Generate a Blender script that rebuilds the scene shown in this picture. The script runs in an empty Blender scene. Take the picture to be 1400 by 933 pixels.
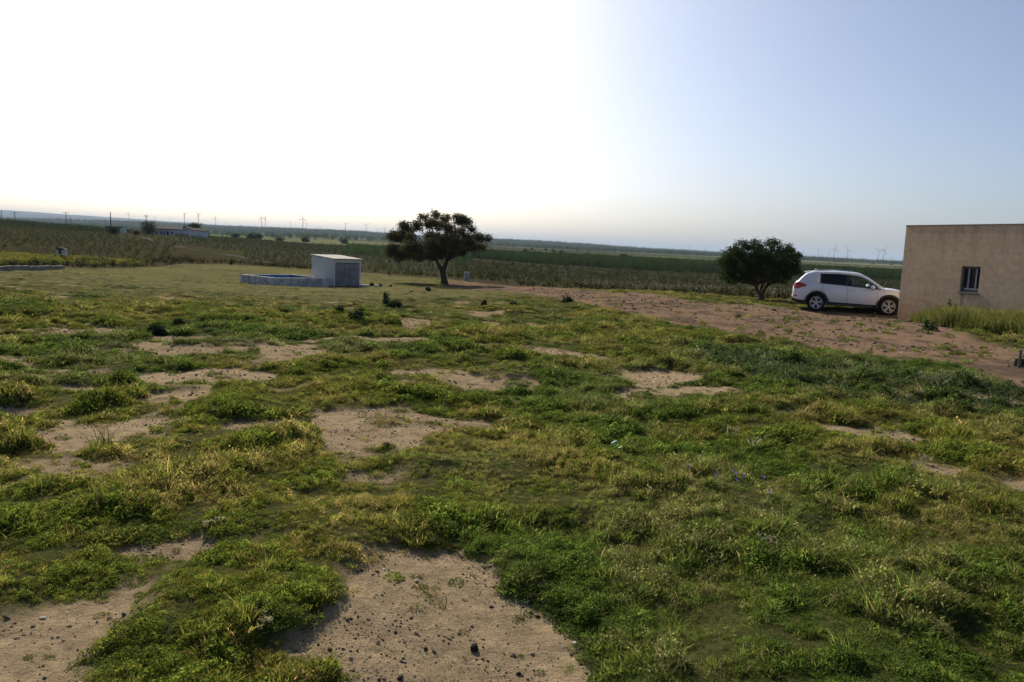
import bpy, bmesh, math, random
import numpy as np
from mathutils import Vector, Matrix, Euler
R = math.radians
rng = np.random.default_rng(7)
random.seed(7)
scn = bpy.context.scene
COL = scn.collection

# ------------------------------------------------------------------ camera
EYE = 1.95
F = 1072.0
PITCH, ROLL = R(6.83), R(2.5)
_f = np.array([0, math.cos(PITCH), -math.sin(PITCH)])
_r0 = np.array([1.0, 0, 0])
_u0 = np.array([0, math.sin(PITCH), math.cos(PITCH)])
_r = _r0 * math.cos(ROLL) + _u0 * math.sin(ROLL)
_u = -_r0 * math.sin(ROLL) + _u0 * math.cos(ROLL)
cam = bpy.data.cameras.new('camera')
cam.sensor_width = 36
cam.lens = 36 * F / 1400
cam.clip_start, cam.clip_end = 0.05, 60000
camo = bpy.data.objects.new('camera', cam)
COL.objects.link(camo)
m = Matrix([[_r[i], _u[i], -_f[i], (0, 0, EYE)[i]] for i in range(3)] + [[0, 0, 0, 1]])
camo.matrix_world = m
scn.camera = camo

# ------------------------------------------------------------------ sky, sun, exposure
SUN_EL, SUN_AZ = 31.0, -22.0       # azimuth measured from +Y towards +X
W = bpy.data.worlds.new('World')
scn.world = W
W.use_nodes = True
nt = W.node_tree
bg = nt.nodes['Background']
sky = nt.nodes.new('ShaderNodeTexSky')
sky.sky_type = 'NISHITA'
sky.sun_disc = False
sky.sun_elevation = R(SUN_EL)
sky.sun_rotation = R(SUN_AZ)
sky.altitude = 100
sky.air_density = 0.7
sky.dust_density = 2.4
sky.ozone_density = 2.7
nt.links.new(sky.outputs[0], bg.inputs[0])
bg.inputs[1].default_value = 0.100
sun = bpy.data.lights.new('sun', 'SUN')
sun.energy = 4.8
sun.angle = R(0.53)
sun.color = (1.0, 0.90, 0.72)
suno = bpy.data.objects.new('sun', sun)
COL.objects.link(suno)
sd = Vector((math.sin(R(SUN_AZ)) * math.cos(R(SUN_EL)), math.cos(R(SUN_AZ)) * math.cos(R(SUN_EL)), math.sin(R(SUN_EL))))
suno.rotation_euler = sd.to_track_quat('Z', 'Y').to_euler()
suno.location = (-20, 60, 40)
scn.view_settings.view_transform = 'Standard'
scn.view_settings.look = 'None'
scn.view_settings.gamma = 1
scn.view_settings.exposure = 0.3
scn.cycles.max_bounces = 6
scn.cycles.transparent_max_bounces = 8
scn.cycles.volume_bounces = 1

# ------------------------------------------------------------------ noise
_tab = np.random.default_rng(11).random((256, 256))
def vnoise(x, y, s=1.0, seed=0):
    x = np.asarray(x, float) / s + seed * 17.31
    y = np.asarray(y, float) / s + seed * 9.77
    xi = np.floor(x).astype(int); yi = np.floor(y).astype(int)
    fx = x - xi; fy = y - yi
    fx = fx * fx * (3 - 2 * fx); fy = fy * fy * (3 - 2 * fy)
    a = _tab[xi & 255, yi & 255]; b = _tab[(xi + 1) & 255, yi & 255]
    c = _tab[xi & 255, (yi + 1) & 255]; d = _tab[(xi + 1) & 255, (yi + 1) & 255]
    return (a * (1 - fx) + b * fx) * (1 - fy) + (c * (1 - fx) + d * fx) * fy
def fbm(x, y, s=1.0, o=4, seed=0, g=0.5):
    t = 0; a = 1; n = 0
    for k in range(o):
        t = t + a * vnoise(x, y, s / 2 ** k, seed + k * 3); n += a; a *= g
    return t / n          # 0..1
def sstep(a, b, x):
    t = np.clip((x - a) / (b - a), 0, 1)
    return t * t * (3 - 2 * t)

# ------------------------------------------------------------------ terrain height
TD = np.array([1, 20, 32, 45, 52, 60, 70, 85, 100, 130, 180, 260, 400, 650, 1000, 1600, 2600, 4000, 5500, 9000, 12000, 16000, 24000.])
TC = {
 -300: [0, 0, -.4, -.8, -1.0, -1.3, -1.3, -1.3, -1.1, -.5, .4, 2.2, 5.5, 2.5, 0, 2, 10, 40, 36, 110, 262, 100, 0],
 0:    [0, 0, -.4, -.8, -1.0, -1.35, -1.3, -1.3, -1.15, -.7, 0, 1.5, 4.0, 2, 0, 2, 10, 38, 32, 100, 237, 100, 0],
 100:  [0, 0, -.4, -.75, -.95, -1.2, -1.2, -1.25, -1.15, -.8, -.2, 1.0, 2.6, 1.5, 0, 2, 14, 47, 32, 90, 215, 100, 0],
 170:  [0, 0, -.4, -.75, -.95, -1.15, -1.2, -1.25, -1.25, -1.0, -.2, .9, 1.4, .8, 0, 2, 16, 52, 32, 80, 190, 80, 0],
 240:  [0, 0, -.45, -.95, -1.15, -1.25, -1.25, -1.2, -1.4, -1.2, -.4, .85, .9, 0, -.4, 2, 16, 50, 32, 70, 172, 60, 0],
 300:  [0, 0, -.5, -1.1, -1.35, -1.42, -1.38, -1.2, -1.7, -1.9, -1.3, -.4, .2, .2, -1, 3, 16, 45, 30, 60, 150, 40, 0],
 450:  [0, 0, -.5, -1.1, -1.36, -1.46, -1.46, -1.35, -1.95, -2.4, -2.4, -2.2, -1.1, -1.3, .5, 5, 19, 47, 30, 40, 85, 40, 0],
 600:  [0, 0, -.35, -.85, -1.15, -1.4, -1.5, -1.5, -2.2, -2.7, -2.9, -3.0, -1.6, -1.5, .5, 4, 12, 32, 20, 20, 40, 20, 0],
 750:  [0, 0, -.2, -.5, -.7, -.98, -1.5, -2.1, -2.5, -3.0, -3.3, -3.4, -2.5, -2.5, -1, 2, 9, 31, 20, 10, 20, 0, 0],
 900:  [0, 0, -.05, -.3, -.62, -1.2, -1.7, -2.2, -2.6, -3.1, -3.4, -3.6, -2.9, -3.0, -1.5, 1, 6, 24, 15, 10, 20, 0, 0],
 1050: [0, 0, 0, -.35, -.85, -1.2, -1.6, -2.1, -2.5, -3.0, -3.4, -3.6, -3.0, -3.2, -2.5, 0, 4, 14, 10, 5, 0, 0, 0],
 1200: [0, 0, 0, -.35, -.8, -1.1, -1.4, -1.8, -2.1, -2.5, -2.9, -3.2, -3.0, -3.0, -3, -1, 3, 9, 5, 5, 0, 0, 0],
 1600: [0, 0, 0, -.35, -.8, -1.1, -1.4, -1.8, -2.1, -2.5, -2.9, -3.2, -3.0, -3.0, -3, -1, 3, 9, 5, 5, 0, 0, 0],
}
_ld = np.linspace(0, math.log(24000), 600)
_cx = np.array(sorted(TC))
_cu = (_cx - 700) / F
_T = []
for c in _cx:
    zz = np.interp(_ld, np.log(TD), np.array(TC[c], float))
    k = np.exp(-0.5 * (np.arange(-9, 10) / 2.6) ** 2); k /= k.sum()
    _T.append(np.convolve(np.pad(zz, 9, mode='edge'), k, 'valid'))
_T = np.array(_T)
def polar(X, Y):
    az = np.clip(np.arctan2(X, Y), -0.75, 0.75)
    r = np.hypot(X, Y)
    return np.tan(az), r * np.cos(az)
def bare_track(X, Y):       # filled in below, needs polygons
    return None
def base_h(X, Y):
    u, D = polar(X, Y)
    ci = np.clip(np.searchsorted(_cu, u) - 1, 0, len(_cu) - 2)
    t = np.clip((u - _cu[ci]) / (_cu[ci + 1] - _cu[ci]), 0, 1)
    t = t * t * (3 - 2 * t)
    q = np.log(np.maximum(D, 1.0)) / _ld[1]
    qi = np.clip(q.astype(int), 0, len(_ld) - 2); ft = np.clip(q - qi, 0, 1)
    a = _T[ci, qi] * (1 - ft) + _T[ci, qi + 1] * ft
    b = _T[ci + 1, qi] * (1 - ft) + _T[ci + 1, qi + 1] * ft
    return a * (1 - t) + b * t
def ray(x, y):
    return _f * F + _r * (x - 700) - _u * (y - 466.5)
def P(x, y, Y):             # the point that stands at depth Y along a direction
    d = ray(x, y); s = Y / d[1]
    return np.array([d[0] * s, Y, EYE + d[2] * s])
def G(x, y, ymax=20000):    # where a direction meets the ground
    d = ray(x, y); d = d / d[1]
    Ys = np.exp(np.linspace(math.log(1.5), math.log(ymax), 4000))
    z = EYE + d[2] * Ys - base_h(d[0] * Ys, Ys)
    i = int(np.argmax(z < 0))
    if z[i] >= 0: i = int(np.argmin(z))
    Yh = Ys[i]
    return np.array([d[0] * Yh, Yh, 0.0])
def poly(pts, **k): return np.array([G(*p, **k)[:2] for p in pts])
def pdist(X, Y, pg):
    """signed distance to a polygon, negative inside"""
    d = np.full(X.shape, 1e9); ins = np.zeros(X.shape, bool)
    n = len(pg)
    for i in range(n):
        a, b = pg[i], pg[(i + 1) % n]
        e = b - a
        t = np.clip(((X - a[0]) * e[0] + (Y - a[1]) * e[1]) / max(e @ e, 1e-9), 0, 1)
        d = np.minimum(d, np.hypot(X - a[0] - t * e[0], Y - a[1] - t * e[1]))
        c = ((a[1] > Y) != (b[1] > Y)) & (X < (b[0] - a[0]) * (Y - a[1]) / (b[1] - a[1] + 1e-12) + a[0])
        ins ^= c
    return np.where(ins, -d, d)
def ell(cx, cy, rx, ry, n=12):
    return [(cx + rx * math.cos(k * 2 * math.pi / n), cy + ry * math.sin(k * 2 * math.pi / n)) for k in range(n)]

BARE = [poly(p) for p in [
 [(395, 885), (450, 822), (500, 772), (560, 748), (620, 748), (680, 775), (740, 808), (790, 850), (828, 900), (850, 960), (560, 1000), (470, 905)],
 [(-160, 900), (60, 828), (190, 800), (185, 850), (130, 900), (100, 980), (-160, 1040)],
 [(170, 520), (310, 512), (345, 550), (290, 565), (250, 600), (130, 615), (105, 590), (200, 560)],
 [(250, 600), (420, 565), (560, 557), (650, 570), (640, 590), (560, 602), (525, 625), (480, 645), (450, 640), (400, 605), (330, 603)],
 ell(395, 484, 95, 11), ell(140, 663, 85, 20), ell(235, 752, 55, 11), ell(755, 481, 48, 8), ell(605, 517, 70, 8),
 ell(950, 540, 95, 15), ell(905, 525, 50, 10), ell(1055, 664, 38, 15), ell(1278, 645, 30, 9), ell(1395, 665, 25, 6), ell(90, 510, 24, 6),
 ell(0, 715, 40, 10), ell(1345, 548, 45, 6), ell(700, 445, 40, 4), ell(30, 665, 40, 8), ell(500, 655, 35, 7), ell(320, 540, 60, 9), ell(260, 480, 60, 6),
]]
BSOFT = [0.10, 0.14, 0.22, 0.22, 0.5, 0.2, 0.2, 0.4, 0.35, 0.25, 0.3, 0.10, 0.12, 0.1, 0.3, 0.2, 0.2, 0.5, 0.25, 0.25, 0.3, .5]
TRACK = poly([(620, 385), (700, 390), (760, 394), (830, 400), (900, 407), (1000, 417), (1100, 423), (1180, 428), (1226, 432), (1262, 440), (1300, 465),
              (1400, 486), (1560, 520), (1560, 575), (1400, 513), (1330, 501), (1250, 492), (1150, 478), (1050, 462), (980, 449), (920, 437), (860, 424), (790, 411), (720, 401), (620, 391)])
def track_mask(X, Y):
    w = (fbm(X, Y, 2.2, 4, 31) - .5) * 1.8 + (fbm(X, Y, .5, 3, 35) - .5) * .5 - .6
    return sstep(.35, -.35, pdist(X, Y, TRACK) + w)
def bare_mask(X, Y):
    sc = np.clip(Y / 9, .4, 1.6)
    w = ((fbm(X, Y, 1.1, 4, 41) - .5) * 1.1 + (fbm(X, Y, .25, 3, 45) - .5) * .5) * sc
    m = np.zeros(X.shape)
    worn = .55 + .45 * sstep(.32, .45, fbm(X, Y, .8, 4, 57))
    for ip_, (pg, s) in enumerate(zip(BARE, BSOFT)):
        bb = (X > pg[:, 0].min() - 2) & (X < pg[:, 0].max() + 2) & (Y > pg[:, 1].min() - 2) & (Y < pg[:, 1].max() + 2)
        if bb.any():
            v = sstep(s, -s, pdist(X[bb], Y[bb], pg) + w[bb] * (.7 if s < .15 else 1.5))
            if ip_ >= 2: v = v * worn[bb]
            m[bb] = np.maximum(m[bb], v)
    # small bald spots everywhere
    n = fbm(X, Y, 1.3, 4, 51)
    m = np.maximum(m, sstep(.63, .72, n + .02 * sstep(3, -4, X) - .08 * sstep(-1, 4, X)) * .85 * (Y > 6) * sstep(46, 25, Y))
    return m
EDGE_X = np.array([-300, 0, 120, 200, 240, 300, 450, 520, 600, 700, 800, 900, 1000, 1050, 1200, 1600.])
EDGE_D = np.array([60, 60, 61, 68, 78, 84, 85, 80, 78, 68, 58, 51, 46, 44, 44, 44.])
def edge_d(u): return np.interp(u * F + 700, EDGE_X, EDGE_D)
def near_bump(X, Y, bare):
    D = np.hypot(X, Y)
    fade = sstep(90, 40, D)
    g = 1 - bare
    z = (fbm(X, Y, 3.2, 3, 61) - .5) * .22 + (fbm(X, Y, .8, 3, 64) - .5) * .16 * (0.35 + g)
    z += (fbm(X, Y, .16, 3, 67) - .5) * .022
    z += g * .035
    return z * fade
def height(X, Y, bare=None):
    X = np.asarray(X, float); Y = np.asarray(Y, float)
    if bare is None:
        bare = np.maximum(bare_mask(X, Y), track_mask(X, Y))
    D = np.hypot(X, Y)
    far = (fbm(X, Y, 900, 6, 71, .6) - .5) * np.clip((D - 700) / 3000, 0, 1) * 26
    far += (fbm(X, Y, 60, 3, 75) - .5) * np.clip((D - 100) / 400, 0, 1) * .9
    return base_h(X, Y) + near_bump(X, Y, bare) + far
def hz(x, y): return float(height(np.array([x]), np.array([y]))[0])

# ------------------------------------------------------------------ object helpers
def tag(o, label=None, cat=None, group=None, kind=None):
    if label: o['label'] = label
    if cat: o['category'] = cat
    if group: o['group'] = group
    if kind: o['kind'] = kind
    return o
def empty(name, loc, rz=0.0, label=None, cat=None, group=None):
    o = bpy.data.objects.new(name, None)
    o.empty_display_size = .2
    o.location = loc; o.rotation_euler = (0, 0, rz)
    COL.objects.link(o)
    return tag(o, label, cat, group)
def mesh_np(name, V, Fc, mat=None, parent=None, smooth=False, col=None, link=True, mats=None, mi=None):
    """V (n,3), Fc (m,3|4) ints; col (n,3) point colours"""
    me = bpy.data.meshes.new(name)
    V = np.asarray(V, np.float32); Fc = np.asarray(Fc, np.int32)
    me.vertices.add(len(V)); me.vertices.foreach_set('co', V.ravel())
    k = Fc.shape[1]
    me.loops.add(Fc.size); me.loops.foreach_set('vertex_index', Fc.ravel())
    me.polygons.add(len(Fc))
    me.polygons.foreach_set('loop_start', np.arange(0, Fc.size, k, dtype=np.int32))
    me.polygons.foreach_set('loop_total', np.full(len(Fc), k, np.int32))
    if smooth: me.polygons.foreach_set('use_smooth', np.ones(len(Fc), bool))
    me.update(calc_edges=True)
    if col is not None:
        at = me.color_attributes.new('Col', 'FLOAT_COLOR', 'POINT')
        c = np.ones((len(V), 4), np.float32); c[:, :3] = col
        at.data.foreach_set('color', c.ravel())
    if mats:
        for q in mats: me.materials.append(q)
        if mi is not None: me.polygons.foreach_set('material_index', np.asarray(mi, np.int32))
    elif mat: me.materials.append(mat)
    o = bpy.data.objects.new(name, me)
    if link: COL.objects.link(o)
    if parent: o.parent = parent
    return o
class MB:
    """collects shapes into one mesh"""
    def __init__(s): s.bm = bmesh.new()
    def box(s, c, d, rz=0, bev=0, rot=None):
        r = bmesh.ops.create_cube(s.bm, size=1)
        vs = r['verts']
        M = Matrix.Translation(Vector(c)) @ (rot if rot is not None else Matrix.Rotation(rz, 4, 'Z')) @ Matrix.Diagonal((*d, 1))
        bmesh.ops.transform(s.bm, matrix=M, verts=vs)
        if bev:
            es = list({e for v in vs for e in v.link_edges})
            bmesh.ops.bevel(s.bm, geom=es, offset=bev, segments=2, affect='EDGES', profile=.5)
        return s
    def tube(s, pts, rad, n=8, cap=True):
        pts = [Vector(p) for p in pts]
        if not hasattr(rad, '__len__'): rad = [rad] * len(pts)
        rings = []
        for i, p in enumerate(pts):
            t = (pts[min(i + 1, len(pts) - 1)] - pts[max(i - 1, 0)]).normalized()
            a = t.orthogonal().normalized() if i == 0 else (pa - t * pa.dot(t)).normalized()
            pa = a; b = t.cross(a)
            rings.append([s.bm.verts.new(p + (a * math.cos(k * 2 * math.pi / n) + b * math.sin(k * 2 * math.pi / n)) * rad[i]) for k in range(n)])
        for i in range(len(rings) - 1):
            for k in range(n):
                s.bm.faces.new((rings[i][k], rings[i][(k + 1) % n], rings[i + 1][(k + 1) % n], rings[i + 1][k]))
        if cap:
            try: s.bm.faces.new(rings[0][::-1]); s.bm.faces.new(rings[-1])
            except Exception: pass
        return s
    def prism(s, pts, vec):
        """closed polygon pts (3-D) swept along vec"""
        a = [s.bm.verts.new(p) for p in pts]; b = [s.bm.verts.new(Vector(p) + Vector(vec)) for p in pts]
        n = len(a)
        s.bm.faces.new(a); s.bm.faces.new(b[::-1])
        for i in range(n): s.bm.faces.new((a[i], b[i], b[(i + 1) % n], a[(i + 1) % n]))
        return s
    def lathe(s, prof, axis='Y', n=32, c=(0, 0, 0)):
        rings = []
        for (r, h) in prof:
            ring = []
            for k in range(n):
                a = k * 2 * math.pi / n
                v = (r * math.cos(a), h, r * math.sin(a)) if axis == 'Y' else (r * math.cos(a), r * math.sin(a), h)
                ring.append(s.bm.verts.new(Vector(v) + Vector(c)))
            rings.append(ring)
        for i in range(len(rings) - 1):
            for k in range(n): s.bm.faces.new((rings[i][k], rings[i][(k + 1) % n], rings[i + 1][(k + 1) % n], rings[i + 1][k]))
        return s
    def build(s, name, mat, parent=None, smooth=False, link=True):
        bmesh.ops.recalc_face_normals(s.bm, faces=s.bm.faces[:])
        me = bpy.data.meshes.new(name); s.bm.to_mesh(me); s.bm.free()
        if smooth:
            for p in me.polygons: p.use_smooth = True
        me.materials.append(mat)
        o = bpy.data.objects.new(name, me)
        if link: COL.objects.link(o)
        if parent: o.parent = parent
        return o

# ------------------------------------------------------------------ materials
def mat(name, col=(.5, .5, .5), rough=.7, metal=0, spec=.5, noise=None, bump=None, stain=None):
    """noise=(scale, amount, [second colour]); bump=(scale, strength, distance)"""
    M = bpy.data.materials.new(name); M.use_nodes = True
    t = M.node_tree; b = t.nodes['Principled BSDF']
    b.inputs['Base Color'].default_value = (*col, 1)
    b.inputs['Roughness'].default_value = rough; b.inputs['Metallic'].default_value = metal
    b.inputs['Specular IOR Level'].default_value = .06 if rough >= .8 and spec == .5 else spec
    tc = t.nodes.new('ShaderNodeTexCoord')
    if noise:
        n = t.nodes.new('ShaderNodeTexNoise'); n.inputs['Scale'].default_value = noise[0]; n.inputs['Detail'].default_value = 7
        n.inputs['Roughness'].default_value = .65
        t.links.new(tc.outputs['Object'], n.inputs['Vector'])
        r = t.nodes.new('ShaderNodeValToRGB')
        c2 = noise[2] if len(noise) > 2 else tuple(c * (1 - noise[1]) for c in col)
        r.color_ramp.elements[0].position = .35; r.color_ramp.elements[1].position = .65
        r.color_ramp.elements[0].color = (*c2, 1); r.color_ramp.elements[1].color = (*col, 1)
        t.links.new(n.outputs['Fac'], r.inputs['Fac']); t.links.new(r.outputs[0], b.inputs['Base Color'])
    if bump:
        n = t.nodes.new('ShaderNodeTexNoise'); n.inputs['Scale'].default_value = bump[0]; n.inputs['Detail'].default_value = 6
        t.links.new(tc.outputs['Object'], n.inputs['Vector'])
        q = t.nodes.new('ShaderNodeBump'); q.inputs['Strength'].default_value = bump[1]; q.inputs['Distance'].default_value = bump[2]
        t.links.new(n.outputs['Fac'], q.inputs['Height']); t.links.new(q.outputs[0], b.inputs['Normal'])
    return M
def leafmat(name, trans=.45, rough=.5, inst=True, gain=1.0):
    M = bpy.data.materials.new(name); M.use_nodes = True
    t = M.node_tree; b = t.nodes['Principled BSDF']; out = t.nodes['Material Output']
    a = t.nodes.new('ShaderNodeAttribute'); a.attribute_name = 'Col'
    c = a.outputs['Color']
    if inst:
        i = t.nodes.new('ShaderNodeAttribute'); i.attribute_name = 'tint'; i.attribute_type = 'INSTANCER'
        x = t.nodes.new('ShaderNodeMix'); x.data_type = 'RGBA'; x.blend_type = 'MULTIPLY'; x.inputs['Factor'].default_value = 1
        t.links.new(c, x.inputs['A']); t.links.new(i.outputs['Color'], x.inputs['B']); c = x.outputs['Result']
    t.links.new(c, b.inputs['Base Color'])
    b.inputs['Roughness'].default_value = .75; b.inputs['Specular IOR Level'].default_value = .06
    tr = t.nodes.new('ShaderNodeBsdfTranslucent')
    t.links.new(c, tr.inputs['Color'])
    mx = t.nodes.new('ShaderNodeMixShader'); mx.inputs[0].default_value = trans
    t.links.new(b.outputs[0], mx.inputs[1]); t.links.new(tr.outputs[0], mx.inputs[2])
    t.links.new(mx.outputs[0], out.inputs['Surface'])
    return M
def ground_mat():
    M = bpy.data.materials.new('ground'); M.use_nodes = True
    t = M.node_tree; b = t.nodes['Principled BSDF']; L = t.links.new
    b.inputs['Roughness'].default_value = 1.0; b.inputs['Specular IOR Level'].default_value = 0
    tc = t.nodes.new('ShaderNodeTexCoord')
    a = t.nodes.new('ShaderNodeAttribute'); a.attribute_name = 'Col'
    def noise(s, d=8, r=.6):
        n = t.nodes.new('ShaderNodeTexNoise'); n.inputs['Scale'].default_value = s; n.inputs['Detail'].default_value = d
        n.inputs['Roughness'].default_value = r
        L(tc.outputs['Object'], n.inputs['Vector']); return n.outputs['Fac']
    def rmp(v, a0, a1, b0, b1):
        n = t.nodes.new('ShaderNodeMapRange'); L(v, n.inputs[0])
        for i, q in zip((1, 2, 3, 4), (a0, a1, b0, b1)): n.inputs[i].default_value = q
        return n.outputs[0]
    def mul(c, v):
        n = t.nodes.new('ShaderNodeVectorMath'); n.operation = 'SCALE'; L(c, n.inputs[0]); L(v, n.inputs['Scale']); return n.outputs[0]
    n1, n2, n3 = noise(9, 10, .7), noise(70, 4, .7), noise(.35, 6, .6)
    vo = t.nodes.new('ShaderNodeTexVoronoi'); vo.inputs['Scale'].default_value = 38; vo.inputs['Randomness'].default_value = 1
    L(tc.outputs['Object'], vo.inputs['Vector'])
    c = mul(a.outputs['Color'], rmp(n1, .3, .7, .68, 1.28))
    c = mul(c, rmp(n2, .3, .7, .78, 1.2))
    c = mul(c, rmp(n3, .3, .7, .85, 1.15))
    c = mul(c, rmp(vo.outputs['Distance'], .08, .22, .55, 1.0))
    L(c, b.inputs['Base Color'])
    q = t.nodes.new('ShaderNodeBump'); q.inputs['Strength'].default_value = 1.0; q.inputs['Distance'].default_value = .022
    L(noise(30, 8, .75), q.inputs['Height'])
    q2 = t.nodes.new('ShaderNodeBump'); q2.inputs['Strength'].default_value = .6; q2.inputs['Distance'].default_value = .05
    L(noise(5, 6, .6), q2.inputs['Height']); L(q.outputs[0], q2.inputs['Normal'])
    L(q2.outputs[0], b.inputs['Normal'])
    return M
GM = ground_mat()

# ------------------------------------------------------------------ the ground sheet
SOIL = np.array([.33, .25, .155]); TRK = np.array([.21, .142, .098]); UNDER = np.array([.075, .078, .030])
az = np.concatenate([np.arange(-180, -45, 3.0), np.arange(-45, -39, .6), np.arange(-39, 39, .14), np.arange(39, 45, .6), np.arange(45, 180, 3.0)])
rr = [0.35]
while rr[-1] < 24000:
    r_ = rr[-1]; rr.append(r_ * (1.03 if r_ < 2 else 1.0065 if r_ < 45 else 1.010 if r_ < 120 else 1.018 if r_ < 8000 else 1.04))
rr = np.array(rr)
A, RR = np.meshgrid(np.radians(az), rr)
GX, GY = RR * np.sin(A), RR * np.cos(A)
BM = bare_mask(GX, GY); TM = track_mask(GX, GY)
GZ = height(GX, GY, np.maximum(BM, TM))
U, D = polar(GX, GY)
ED = edge_d(U) + (fbm(GX, GY, 6, 3, 81) - .5) * 5
sh = GX.shape
def lerp(a, b, t): return a * (1 - t[..., None]) + b * t[..., None]
C = np.ones(sh + (3,)) * UNDER
thin = sstep(18, 48, D) * sstep(-5, -14, GX - 6)       # thin dry turf on the left, farther off
C = lerp(C, np.array([.17, .155, .070]), np.clip(sstep(14, 40, D) * .7 + thin * .3, 0, 1) * (0.5 + 0.5 * fbm(GX, GY, 4, 4, 83)))
C = lerp(C, SOIL, BM)
C = lerp(C, TRK * 1.0, TM)
n = fbm(GX, GY, .7, 4, 85)
C = lerp(C, np.array([.10, .075, .06]), TM * sstep(.50, .62, n) * .75)
beyond = sstep(-1, 2, D - ED)
C = lerp(C, np.array([.065, .052, .036]), beyond)
vi = sstep(0, 8, D - ED * 1.22)
VC = lerp(np.ones(sh + (3,)) * np.array([.052, .040, .030]), np.array([.055, .060, .024]), fbm(GX, GY * .5, 14, 4, 91))
C = lerp(C, VC, vi)
# far fields: strips of pale stubble, green corn and scrub
fld = sstep(380, 450, D)
n1 = fbm(GX * .25, GY * .9, 90, 3, 95); n2 = fbm(GX * .3, GY, 160, 4, 97)
FC = lerp(np.ones(sh + (3,)) * np.array([.19, .16, .095]), np.array([.10, .15, .045]), sstep(.5, .56, n1))
FC = lerp(FC, np.array([.06, .065, .04]), sstep(.54, .60, n2))
C = lerp(C, FC, fld)
hl = sstep(1300, 2400, D)
HC = lerp(np.ones(sh + (3,)) * np.array([.030, .040, .028]), np.array([.13, .115, .07]), sstep(.55, .62, fbm(GX * .4, GY, 500, 4, 99)))
C = lerp(C, HC, hl)
nr, na = sh
idx = np.arange(nr * na).reshape(nr, na)
q = np.stack([idx[:-1], np.roll(idx, -1, 1)[:-1], np.roll(idx, -1, 1)[1:], idx[1:]], -1)[:, :, ::-1]
fD, fE, fT = D[:-1], ED[:-1], TM[:-1]
zone = np.zeros(q.shape[:2], int)
zone[(fT > .5)] = 1
zone[(fD > fE)] = 2
zone[fD > 420] = 3
zone[fD > 1700] = 4
q = q.reshape(-1, 4); zone = zone.ravel()
AV = np.stack([GX, GY, GZ], -1).reshape(-1, 3); AC = C.reshape(-1, 3)
for k, nm in enumerate(['ground', 'dirt_track', 'vineyard_soil', 'fields', 'hills']):
    fs = q[zone == k]
    if k == 0:   # close the small hole under the camera
        extra = idx[0]
        hub = len(AV); AV = np.vstack([AV, [0, 0, float(GZ[0].mean())]]); AC = np.vstack([AC, AC[0]])
        tri = np.array([[hub, extra[(i + 1) % na], extra[i], extra[i]] for i in range(na)])
    used, inv = np.unique(fs, return_inverse=True)
    o = mesh_np(nm, AV[used], inv.reshape(fs.shape), GM, smooth=True, col=AC[used])
    o['kind'] = 'structure'

# ------------------------------------------------------------------ haze
hb = MB().box((0, 4000, 165), (36000, 42000, 350)).build('haze', None) if False else None
bmh = bmesh.new(); bmesh.ops.create_cube(bmh, size=1)
bmesh.ops.transform(bmh, matrix=Matrix.Translation((0, 3000, 140)) @ Matrix.Diagonal((52000, 54000, 300, 1)), verts=bmh.verts)
mh = bpy.data.meshes.new('haze'); bmh.to_mesh(mh); bmh.free()
HM = bpy.data.materials.new('haze'); HM.use_nodes = True
HM.node_tree.nodes.clear()
ho = HM.node_tree.nodes.new('ShaderNodeOutputMaterial'); hv = HM.node_tree.nodes.new('ShaderNodeVolumePrincipled')
hv.inputs['Density'].default_value = 8.0e-5; hv.inputs['Color'].default_value = (.62, .78, 1.0, 1); hv.inputs['Anisotropy'].default_value = 0
HM.node_tree.links.new(hv.outputs[0], ho.inputs['Volume'])
mh.materials.append(HM)
haze = bpy.data.objects.new('haze', mh); COL.objects.link(haze); haze['kind'] = 'stuff'

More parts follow.
